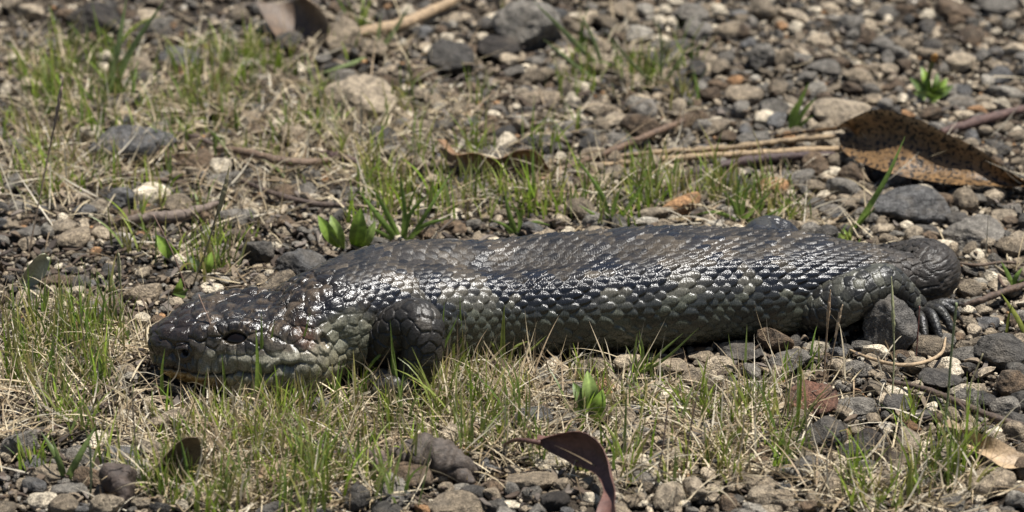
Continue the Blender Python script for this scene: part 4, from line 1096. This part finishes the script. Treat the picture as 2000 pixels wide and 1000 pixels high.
twig([(470,352,.003,.0010),(540,380,.005,.0015),(620,398,.005,.0016),(730,404,.003,.0010)], (0.075,0.055,0.045), 'dark wavy twig on the soil behind the broad leaved seedling', rough=0.3)
twig([(600,854,.008,.0008),(630,872,.006,.0015),(655,890,.004,.0020),(690,878,.006,.0012)], (0.050,0.038,0.034), 'short dark forked twig lying in straw before the foreleg', rough=0.3, forks=[[(655,890,.004,.0014),(672,905,.004,.0012),(690,930,.003,.0009)]])
twig([(768,896,.004,.0045),(805,888,.007,.0075),(850,896,.008,.0080),(890,912,.006,.0060),(936,918,.004,.0025)], (0.070,0.058,0.050), 'knobbly charred wood lump in the straw before the foreleg', 'wood_lump', cat='wood', rough=0.45, freq=180, nv=18, forks=[[(880,915,.005,.0040),(910,932,.004,.0035),(925,944,.003,.0018)]])
twig([(722,888,.007,.0035),(738,905,.007,.0045),(755,928,.004,.0035)], (0.105,0.078,0.070), 'short purplish bark piece left of the charred wood lump', 'bark_piece', cat='bark', rough=0.3, nv=12)
twig([(216,918,.008,.0040),(232,938,.008,.0065),(240,968,.005,.0055),(236,990,.003,.0030)], (0.050,0.038,0.032), 'dark crumbly bark chunk among the stones at lower left', 'bark_piece', cat='bark', rough=0.5, freq=200, nv=16)
twig([(630,82,.006,.0022),(700,66,.010,.0034),(780,48,.012,.0034),(850,18,.012,.0030),(900,-8,.012,.0026)], (0.300,0.225,0.145), 'blurred thick tan stick by the dark rocks at the top', rough=0.15, cat='stick')
twig([(1884,596,.004,.0010),(1915,586,.006,.0016),(1955,572,.006,.0016),(2005,556,.005,.0012)], (0.080,0.056,0.042), 'dark root like twig right of the spread hind foot', rough=0.3)
twig([(1858,512,.004,.0006),(1910,518,.006,.0008),(1960,512,.006,.0008),(2010,518,.005,.0006)], (0.100,0.072,0.052), 'thin brown twig right of the curled tail', rough=0.2)
twig([(620,300,.003,.0016),(660,306,.005,.0026),(700,318,.004,.0018)], (0.080,0.052,0.050), 'stubby dark purplish twig left of the straw clump', rough=0.3)
twig([(1950,540,.004,.0008),(1965,560,.006,.0007),(2004,552,.005,.0005)], (0.090,0.060,0.045), 'tiny bent twig at the picture edge beside the tail', rough=0.2)
twig([(195,330,.003,.0010),(260,345,.005,.0013),(330,352,.004,.0010)], (0.110,0.080,0.060), 'thin brown twig below the long grey slab', rough=0.2)
twig([(1680,688,.003,.0010),(1770,668,.004,.0012),(1850,676,.004,.0010)], (0.075,0.055,0.042), 'dark thin twig at the base of the dark rock', rough=0.25)
twig([(330,262,.003,.0014),(380,268,.006,.0018),(420,285,.004,.0012)], (0.070,0.050,0.040), 'short dark twig above the small flat brown leaf', rough=0.3)

# ---- seedlings with broad leaves
def broad_leaf(parent, base, tip, width, col, bend=0.006, origin=None, name='leaf', face=(0.1, -1, 0.25)):
    b, t = np.array(base), np.array(tip); n = 16
    ax = t-b; L = np.linalg.norm(ax); ax /= L
    fc = np.array(face, float); sd = np.cross(ax, fc); sd /= np.linalg.norm(sd); nn = np.cross(sd, ax)
    q = np.linspace(0, 1, n)
    w = width*np.clip(0.16+1.1*np.sin(np.clip(q*1.02, 0, 1)**1.15*math.pi)**0.9*(0.55+0.6*q), 0.10, 1.1); w[-1] *= 0.3
    C = b + np.outer(q*L, ax) + np.outer(bend*np.sin(q*math.pi*0.9), nn)
    cols = np.linspace(-1, 1, 7)
    G = C[:, None] + sd[None, None]*(cols[None, :, None]*w[:, None, None]/2) + nn[None, None]*((np.abs(cols)**1.3)[None, :, None]*w[:, None, None]*0.20)
    up = G + nn*0.00015; dn = G - nn*0.00015; N = n*7; Q = grid_quads(n, 7, False)
    V = np.vstack([up.reshape(-1, 3), dn.reshape(-1, 3)])
    cc = np.where((np.abs(cols) < 0.1)[None, :, None], np.asarray(col)*1.5, np.asarray(col)*np.ones(3)); cc = np.broadcast_to(cc, (n, 7, 3)).reshape(-1, 3)
    link(name, make_mesh(name, V-origin, np.vstack([Q, Q[:, ::-1]+N]), None, np.vstack([cc, cc])), MAT_LEAF, parent)
def plant(name, px, py, label, cat, leaves, group=None):
    base = at(px, py, 0.0)
    root = bpy.data.objects.new(name, None); COL.objects.link(root); root.location = Vector(base); root.empty_display_size = 0.01
    tag(root, label, cat, group)
    for lf in leaves:
        (tx, ty, tz, wpx, col) = lf[:5]; bx_, by_ = (lf[5], lf[6]) if len(lf) > 6 else (px, py)
        broad_leaf(root, at(bx_, by_, 0.001), at(tx, ty, tz), wpx*0.00025, col, origin=base)
    return root, base
G1, G2_, G3 = (0.215, 0.320, 0.055), (0.265, 0.350, 0.105), (0.125, 0.185, 0.050)
SG = 'small broad leaved seedlings'
plant('seedling', 684, 488, 'bright green seedling with upright spoon shaped leaves behind the neck', 'seedling', [(620,418,.020,22,G1,664,486),(645,418,.019,22,G2_,672,486),(704,402,.027,30,G1,691,486),(734,428,.018,20,G2_,702,482)], SG)
plant('seedling', 348, 508, 'single green spoon leaf leaning over the stones left of the head', 'seedling', [(304,456,.016,24,G1),(352,520,.004,14,G3,345,530)], SG)
plant('seedling', 398, 530, 'low green leaf beside the grass stems above the brow', 'seedling', [(414,488,.014,22,G1),(368,495,.012,16,(0.20,0.24,0.14))], SG)
plant('seedling', 348, 562, 'small green leaf touching the crown of the head', 'seedling', [(354,538,.010,16,G1),(330,572,.006,14,G3)], SG)
plant('seedling', 1152, 808, 'pale green rosette seedling in the grass below the belly', 'seedling', [(1146,722,.022,26,G2_),(1178,756,.016,26,G1),(1118,745,.016,20,G3),(1112,795,.006,18,G2_),(1190,800,.008,16,G1)], SG)
plant('seedling', 938, 868, 'tiny yellow green leaf low in the grass left of the maroon leaf', 'seedling', [(936,846,.008,18,(0.30,0.34,0.06)),(988,838,.010,18,G2_,985,862)], SG)
plant('seedling', 1652, 462, 'tiny bright clover like sprout against the rump', 'seedling', [(1632,452,.006,14,(0.26,0.32,0.07)),(1660,446,.007,14,(0.26,0.32,0.07)),(1646,444,.007,10,G1)], SG)
r_, b_o = plant('flowering_plant', 1815, 186, 'blurred small plant with an orange bud on the far gravel', 'plant', [(1775,150,.012,18,G3),(1798,130,.016,16,G1),(1850,150,.012,18,G1),(1862,165,.008,16,G3),(1780,178,.006,18,G2_),(1845,185,.005,18,G1),(1830,140,.014,14,G3)])
v, q, t = tube([[*at(1815, 186, 0.0), .0011], [*at(1814, 150, .013), .0012], [*at(1822, 118, .024), .0012]], 8)
link('stem', make_mesh('stem', v-b_o, q, t, flat_col(v, (0.14, 0.17, 0.06))), MAT_LEAF, r_)
v, q, t = tube([[*at(1822, 120, .023), .0010], [*at(1825, 112, .0265), .0019], [*at(1828, 106, .029), .0008]], 10)
link('bud', make_mesh('bud', v-b_o, q, t, flat_col(v, (0.36, 0.20, 0.06))), MAT_LEAF, r_)

# ---- grass blades and tufts that stand alone
def grass_thing(px, py, label, blades_, cat='grass', group='single grass tufts', name='grass_tuft', col=(0.150, 0.225, 0.050)):
    base = at(px, py, 0.0); base[2] = ground_z(base[0], base[1])
    root = bpy.data.objects.new(name, None); COL.objects.link(root); root.location = Vector(base); root.empty_display_size = 0.01
    tag(root, label, cat, group)
    for k, (path, w) in enumerate(blades_):
        P = np.array([at(*p) for p in path]); C, g = catmull(P, 14); q = g/g[-1]
        t_ = np.gradient(C, axis=0); t_ /= np.linalg.norm(t_, axis=1)[:, None]
        sd = np.cross(t_, [0.15, -1.0, 0.3]); sd /= np.linalg.norm(sd, axis=1)[:, None]; nn = np.cross(sd, t_)
        ww = w*0.00025*np.clip(0.6+q*2, 0, 1)*np.clip(1-q**2.5, 0.05, 1)/2
        G = np.stack([C-sd*ww[:, None], C+nn*(ww*0.5)[:, None], C+sd*ww[:, None]], 1)
        cc = np.asarray(col)*np.ones((14, 3, 1))*(0.9+0.25*hash3(np.array([k]), np.array([px]), np.array([py]), 1)[0]); cc[:, 1] *= 1.15
        link('blade', make_mesh('grass_blade', G.reshape(-1, 3)-base, grid_quads(14, 3, False), None, cc.reshape(-1, 3)), MAT_GRASS, root)
    return root
grass_thing(1672, 446, 'long single grass blade arching up in front of the speckled leaf', [([(1670,446,.0),(1700,400,.016),(1735,340,.032),(1768,266,.050)], 13), ([(1672,446,.0),(1690,425,.008),(1712,405,.014)], 6)])
grass_thing(1548, 256, 'dark green tuft of a few wide blades on gravel behind the stalks', [([(1545,256,0),(1556,215,.012),(1580,160,.030)], 14), ([(1550,256,0),(1568,220,.010),(1594,190,.020)], 12), ([(1552,256,0),(1575,235,.006),(1590,225,.009)], 9), ([(1543,256,0),(1545,225,.008),(1560,195,.018)], 9)])
grass_thing(128, 940, 'star shaped sprout with three grass leaves on the near stones', [([(128,940,0),(112,895,.012),(80,843,.020)], 12), ([(130,940,0),(150,900,.012),(188,830,.026)], 14), ([(128,940,0),(118,905,.010),(100,852,.022)], 10), ([(132,940,0),(138,925,.004),(150,915,.007)], 12)], col=(0.13,0.175,0.055))
grass_thing(1975, 575, 'few short bright blades sprouting right of the tail', [([(1978,560,0),(1968,535,.006),(1955,510,.012)], 10), ([(1978,560,0),(1985,540,.006),(1998,522,.010)], 12), ([(1980,562,0),(1990,552,.004),(2002,545,.006)], 9)])
grass_thing(2002, 660, 'yellow green blade leaning in from the edge by the dark boulder', [([(2006,660,0),(1985,618,.010),(1955,572,.020)], 11), ([(1965,655,0),(1970,620,.010),(1978,590,.018)], 6)], col=(0.22,0.24,0.05))
grass_thing(778, 470, 'dense fan of green blades rising just behind the shoulder', [([(776,470,0),(745,430,.012),(700,372,.026)], 13), ([(782,470,0),(760,425,.012),(728,365,.030)], 12), ([(790,470,0),(800,420,.014),(840,375,.026)], 10), ([(786,470,0),(790,410,.018),(780,330,.040)], 10), ([(795,470,0),(830,440,.010),(880,425,.014)], 11), ([(770,470,0),(735,450,.008),(715,440,.010)], 9), ([(800,470,0),(840,405,.018),(885,330,.034)], 9)])
grass_thing(1010, 462, 'small clump of wide blades behind the middle of the back', [([(1010,462,0),(995,420,.012),(985,375,.024)], 12), ([(1014,462,0),(1015,425,.012),(1000,395,.022)], 10), ([(1016,462,0),(1040,435,.008),(1075,440,.006)], 9), ([(1006,462,0),(985,440,.008),(960,430,.010)], 10)])
grass_thing(1190, 440, 'green clump above the highest part of the back', [([(1190,442,0),(1175,380,.020),(1120,300,.040)], 10), ([(1195,442,0),(1200,400,.014),(1215,360,.026)], 9), ([(1200,442,0),(1230,400,.014),(1262,350,.030)], 10), ([(1186,442,0),(1160,420,.008),(1130,400,.012)], 9)])
grass_thing(1445, 430, 'spreading clump of thin blades left of the far knee', [([(1445,432,0),(1430,395,.010),(1408,370,.018)], 9), ([(1448,432,0),(1455,385,.014),(1470,350,.024)], 9), ([(1450,432,0),(1480,400,.012),(1510,370,.020)], 10), ([(1440,432,0),(1400,415,.008),(1350,420,.006)], 9), ([(1452,432,0),(1490,425,.006),(1540,400,.012)], 8), ([(1446,432,0),(1440,380,.016),(1450,330,.030)], 7)])
grass_thing(225, 200, 'tall blurred pale blades rising beside the shadowed cavity at upper left', [([(205,190,0),(225,120,.024),(248,-10,.060)], 16), ([(215,195,0),(255,100,.030),(325,-5,.060)], 15), ([(195,200,0),(222,130,.022),(220,60,.044)], 10)], col=(0.22,0.28,0.11))
grass_thing(690, 110, 'blurred fan of wide blades beside the tan rock at the top', [([(735,105,0),(770,60,.016),(800,10,.032)], 13), ([(735,105,0),(700,120,.008),(620,145,.012)], 14), ([(735,105,0),(740,60,.016),(745,25,.028)], 10)], col=(0.22,0.27,0.12))
grass_thing(1175, 135, 'two long blurred blades leaning left on the far gravel', [([(1178,138,0),(1110,70,.024),(1040,0,.050)], 12), ([(1175,165,0),(1120,125,.012),(1060,75,.028)], 8), ([(1178,138,0),(1160,80,.018),(1130,20,.036)], 9)], col=(0.22,0.28,0.12))
grass_thing(1290, 165, 'blurred thin blades standing on far gravel by the brown twig', [([(1290,170,0),(1292,100,.020),(1285,30,.042)], 7), ([(1292,170,0),(1325,120,.016),(1350,80,.030)], 7), ([(1288,170,0),(1250,140,.012),(1180,60,.036)], 8)], col=(0.15,0.185,0.075))
grass_thing(510, 700, 'thick upright grass blades crossing the cheek of the lizard', [([(500,800,0),(503,720,.024),(500,640,.048)], 9), ([(508,795,0),(512,720,.020),(510,610,.048)], 10), ([(515,792,0),(525,700,.024),(536,625,.044)], 8), ([(440,790,0),(438,740,.014),(433,690,.028)], 7), ([(575,790,0),(585,700,.024),(606,610,.048)], 8), ([(318,790,0),(316,730,.016),(322,680,.030)], 7), ([(640,775,0),(660,740,.010),(600,640,.040)], 6), ([(545,795,0),(548,740,.014),(560,665,.034)], 7)], col=(0.19,0.27,0.055))
grass_thing(845, 775, 'green blades rising in front of the foreleg', [([(845,775,0),(850,720,.014),(895,615,.042)], 8), ([(780,800,0),(770,720,.020),(762,625,.046)], 7), ([(860,770,0),(862,690,.018),(868,590,.046)], 8), ([(900,735,0),(900,660,.020),(898,575,.042)], 7), ([(810,800,0),(808,740,.014),(812,690,.028)], 6), ([(700,770,0),(735,700,.020),(820,655,.030)], 7)], col=(0.19,0.27,0.06))
grass_thing(985, 720, 'bright blades before the middle of the belly', [([(985,722,0),(982,670,.014),(985,595,.034)], 10), ([(990,722,0),(1005,680,.012),(1035,665,.014)], 8), ([(980,722,0),(965,680,.012),(945,640,.022)], 7), ([(992,722,0),(1030,690,.010),(1068,655,.018)], 7)], col=(0.24,0.28,0.065))
grass_thing(1245, 735, 'pair of upright blades before the rear belly', [([(1243,735,0),(1240,690,.012),(1245,650,.022)], 8), ([(1248,735,0),(1255,690,.012),(1248,645,.024)], 8), ([(1252,735,0),(1290,690,.012),(1335,650,.022)], 7), ([(1240,735,0),(1300,700,.010),(1365,640,.026)], 6)], col=(0.19,0.25,0.07))

def stalk(path, r, col, label, head=None, name='grass_stalk'):
    P = [[*at(*p), r*0.00013] for p in path]; base = np.array(P[0][:3])
    v, q, t = tube(P, 7, 0.05)
    o = link(name, make_mesh(name, v-base, q, t, flat_col(v, np.asarray(col)*1.5)), MAT_STRAW); o.location = Vector(base)
    tag(o, label, 'stalk', 'upright grass stalks')
    if head:
        H = [[*at(*p), rr*0.00016] for p, rr in head]
        v, q, t = tube(H, 8, 0.4, 900)
        link('seed_head', make_mesh('seed_head', v-base, q, t, flat_col(v, np.asarray(col)*2.0)), MAT_STRAW, o)
    return o
stalk([(1742,785,0),(1746,690,.022),(1742,560,.054)], 3.2, (0.20,0.20,0.11), 'tall grey green stalk crossing the dark rock by the foot', head=[((1746,650,.034),2.5),((1744,610,.044),5),((1741,540,.060),1)])
stalk([(1838,890,0),(1850,790,.024),(1858,690,.050),(1868,592,.076)], 4.2, (0.17,0.20,0.10), 'thick bending green stalk crossing the toes of the hind foot')
stalk([(1608,762,0),(1612,690,.018),(1620,590,.044)], 3, (0.24,0.17,0.11), 'reddish stalk with a seed head before the thigh', head=[((1615,640,.031),2),((1619,600,.041),5),((1622,566,.050),1)])
stalk([(1610,762,0),(1628,680,.020),(1642,615,.036)], 2.4, (0.24,0.18,0.12), 'thin stalk leaning right before the thigh', head=[((1630,660,.025),2),((1640,615,.036),4),((1646,595,.041),1)])
stalk([(1788,712,0),(1792,660,.014),(1796,598,.030)], 2.4, (0.15,0.065,0.055), 'thin dark red stalk between the rock and the foot')
stalk([(55,500,0),(95,300,.050),(122,170,.084)], 3.2, (0.20,0.15,0.11), 'tall thin brown stem rising at the far left over the soil', head=[((105,255,.061),3),((115,200,.076),6),((124,150,.089),1)])
stalk([(385,760,0),(415,660,.030),(388,575,.048)], 2.4, (0.16,0.11,0.085), 'hair thin brown stem crossing the snout')
stalk([(238,640,0),(236,570,.016),(232,495,.036)], 3.2, (0.22,0.21,0.13), 'short stalk with a pale seed head left of the crown', head=[((234,550,.021),3),((233,520,.028),6),((230,488,.038),1)])
stalk([(376,560,0),(408,470,.026),(445,340,.060)], 3.4, (0.20,0.17,0.10), 'leaning stalk with a green seed head above the head', head=[((425,420,.039),3),((438,375,.051),8),((448,325,.064),1)])
stalk([(365,570,0),(340,500,.018),(300,420,.038)], 2.6, (0.18,0.12,0.095), 'thin purplish stalk leaning left above the head')
stalk([(1275,965,0),(1290,900,.016),(1305,790,.042)], 2.6, (0.16,0.11,0.085), 'thin bare stem just right of the maroon leaf')
stalk([(1340,940,0),(1345,860,.020),(1362,770,.042)], 2.6, (0.20,0.14,0.10), 'brown stem in the straw right of the maroon leaf')
stalk([(1895,880,0),(1888,780,.026),(1920,690,.046)], 2.6, (0.17,0.15,0.09), 'slender stem before the flat tan stones at right')
stalk([(270,930,0),(262,830,.026),(258,760,.044)], 2.6, (0.20,0.16,0.12), 'pale thin stem left of the brown folded leaf')
stalk([(176,975,0),(178,930,.012),(176,870,.028)], 4.0, (0.16,0.19,0.11), 'blurred grey green stem on the near stones at left')
# ------------------------------------------------------------------ what each stone is called
SPECIAL = {(1738,632): 'dark rough rock block standing against the hind foot', (1900,453): 'big grey angular rock behind the curled tail', (1587,788): 'reddish brown angular rock in front of the rump',
 (1603,852): 'rough dark rock right below the reddish brown rock', (1955,692): 'big dark pitted boulder right of the hind foot', (1780,402): 'long flat bluish grey slab below the speckled leaf', (698,192): 'large blocky sandy rock behind the straw clump',
 (258,288): 'long flat bluish grey slab at the left behind the twigs', (184,40): 'blackish stand-in for a shadowed cavity at the top left corner beside the tall pale blades', (668,78): 'tan lumpy rock beside the dark curled leaf at the top',
 (1030,52): 'large blurred grey rock at the top centre', (974,99): 'blackish rock just in front of the large blurred grey rock', (880,122): 'dark speckled rock left of the blackish rock at the top', (1644,216): 'wide sandy stone behind the stalk of the speckled leaf',
 (506,497): 'dark upright rock right above the brow of the lizard', (590,518): 'bluish grey rock wedged behind the nape', (1042,822): 'bluish grey slab half hidden in grass under the belly', (1035,944): 'tan angular rock below the stalk of the maroon leaf',
 (1084,980): 'blackish block at the bottom edge left of the maroon leaf', (1937,945): 'big rounded tan rock under the beige curled leaf', (236,391): 'bluish grey angular lump between straw and grey weathered twig', (1870,18): 'blurred brown stone at the top right',
 (1512,368): 'rusty orange stone right of the clump by the far knee', (1488,114): 'upright grey stone on the far gravel', (802,938): 'brown angular rock beside the charred wood lump', (892,987): 'wide tan stone at the bottom edge under the charred wood lump'}
LM = [("lizard's snout", 300, 690), ("lizard's crown", 450, 570), ("lizard's nape", 600, 510), ("lizard's foreleg", 800, 680), ("lizard's mid belly", 1080, 675), ("lizard's rear belly", 1380, 655), ("lizard's mid back", 1150, 450),
      ("lizard's shoulder", 820, 465), ('far knee', 1497, 445), ("lizard's thigh", 1640, 610), ('hind foot', 1835, 630), ('curled tail', 1840, 530), ('speckled leaf', 1810, 290), ('maroon leaf', 1130, 880), ('brown folded leaf', 355, 895),
      ('torn reddish leaf', 970, 320), ('beige curled leaf', 1940, 875), ('pale upright leaf', 70, 525), ('broad leaved seedling', 690, 440), ('orange budded plant', 1815, 150), ('charred wood lump', 850, 905), ('two tan stalks', 1420, 290),
      ('dark thin twig', 1870, 785), ('dark curled leaf', 580, 50), ('blocky sandy rock', 698, 192), ('long left slab', 258, 288), ('big grey rock', 1900, 453), ('reddish brown rock', 1587, 788),
      ('dark rock at the foot', 1738, 632), ('flat bluish slab', 1780, 402), ('grey weathered twig', 330, 420), ('green spoon leaf', 325, 480), ('blurred grey rock', 1030, 50), ('upright grey stone', 1488, 114), ('star shaped sprout', 130, 890),
      ('wide sandy stone', 1644, 216), ('dark green tuft', 1560, 215), ('straight brown twig', 1200, 290), ('rosette seedling', 1150, 770), ('top right corner', 1960, 30), ('bottom right corner', 1960, 970), ('bottom left corner', 40, 970), ('top left corner', 40, 30), ('big dark boulder', 1955, 692)]
ORD = ['', 'second ', 'third ', 'fourth ', 'fifth ', 'sixth ', 'seventh ', 'eighth ', 'ninth ', 'tenth ']
named = {}
for rec in stone_objs:
    o, px, py, w_, c_, a_2 = rec
    if (px, py) in SPECIAL:
        tag(o, SPECIAL[(px, py)], 'rock' if w_ > 60 else 'stone', 'loose stones on the ground'); continue
    name, lx, ly = min(LM, key=lambda l: math.hypot(l[1]-px, (l[2]-py)*1.2) + (0 if abs(l[1]-px)+abs(l[2]-py) > 14 else 500))
    dx, dy = px-lx, py-ly
    rel = ('left of' if dx < 0 else 'right of') if abs(dx) > 1.2*abs(dy) else ('behind' if dy < 0 else 'in front of')
    if 'corner' in name: rel = 'near'
    size = 'tiny' if w_ < 27 else 'small' if w_ < 40 else 'middling' if w_ < 62 else 'big'
    named.setdefault((size, WORD[c_], a_2, rel, name), []).append((math.hypot(dx, dy), o, w_))
for (size, cw, ang_, rel, name), L_ in named.items():
    L_.sort(key=lambda r: r[0])
    for k, (d_, o, w_) in enumerate(L_):
        sh = 'angular' if ang_ else 'rounded'
        lab = f'{size} {cw} {sh} stone {rel} the {name}'
        if len(L_) > 1: lab += f', {ORD[k]}nearest to it' if k else ', nearest to it'
        tag(o, lab, 'stone', 'loose stones on the ground')
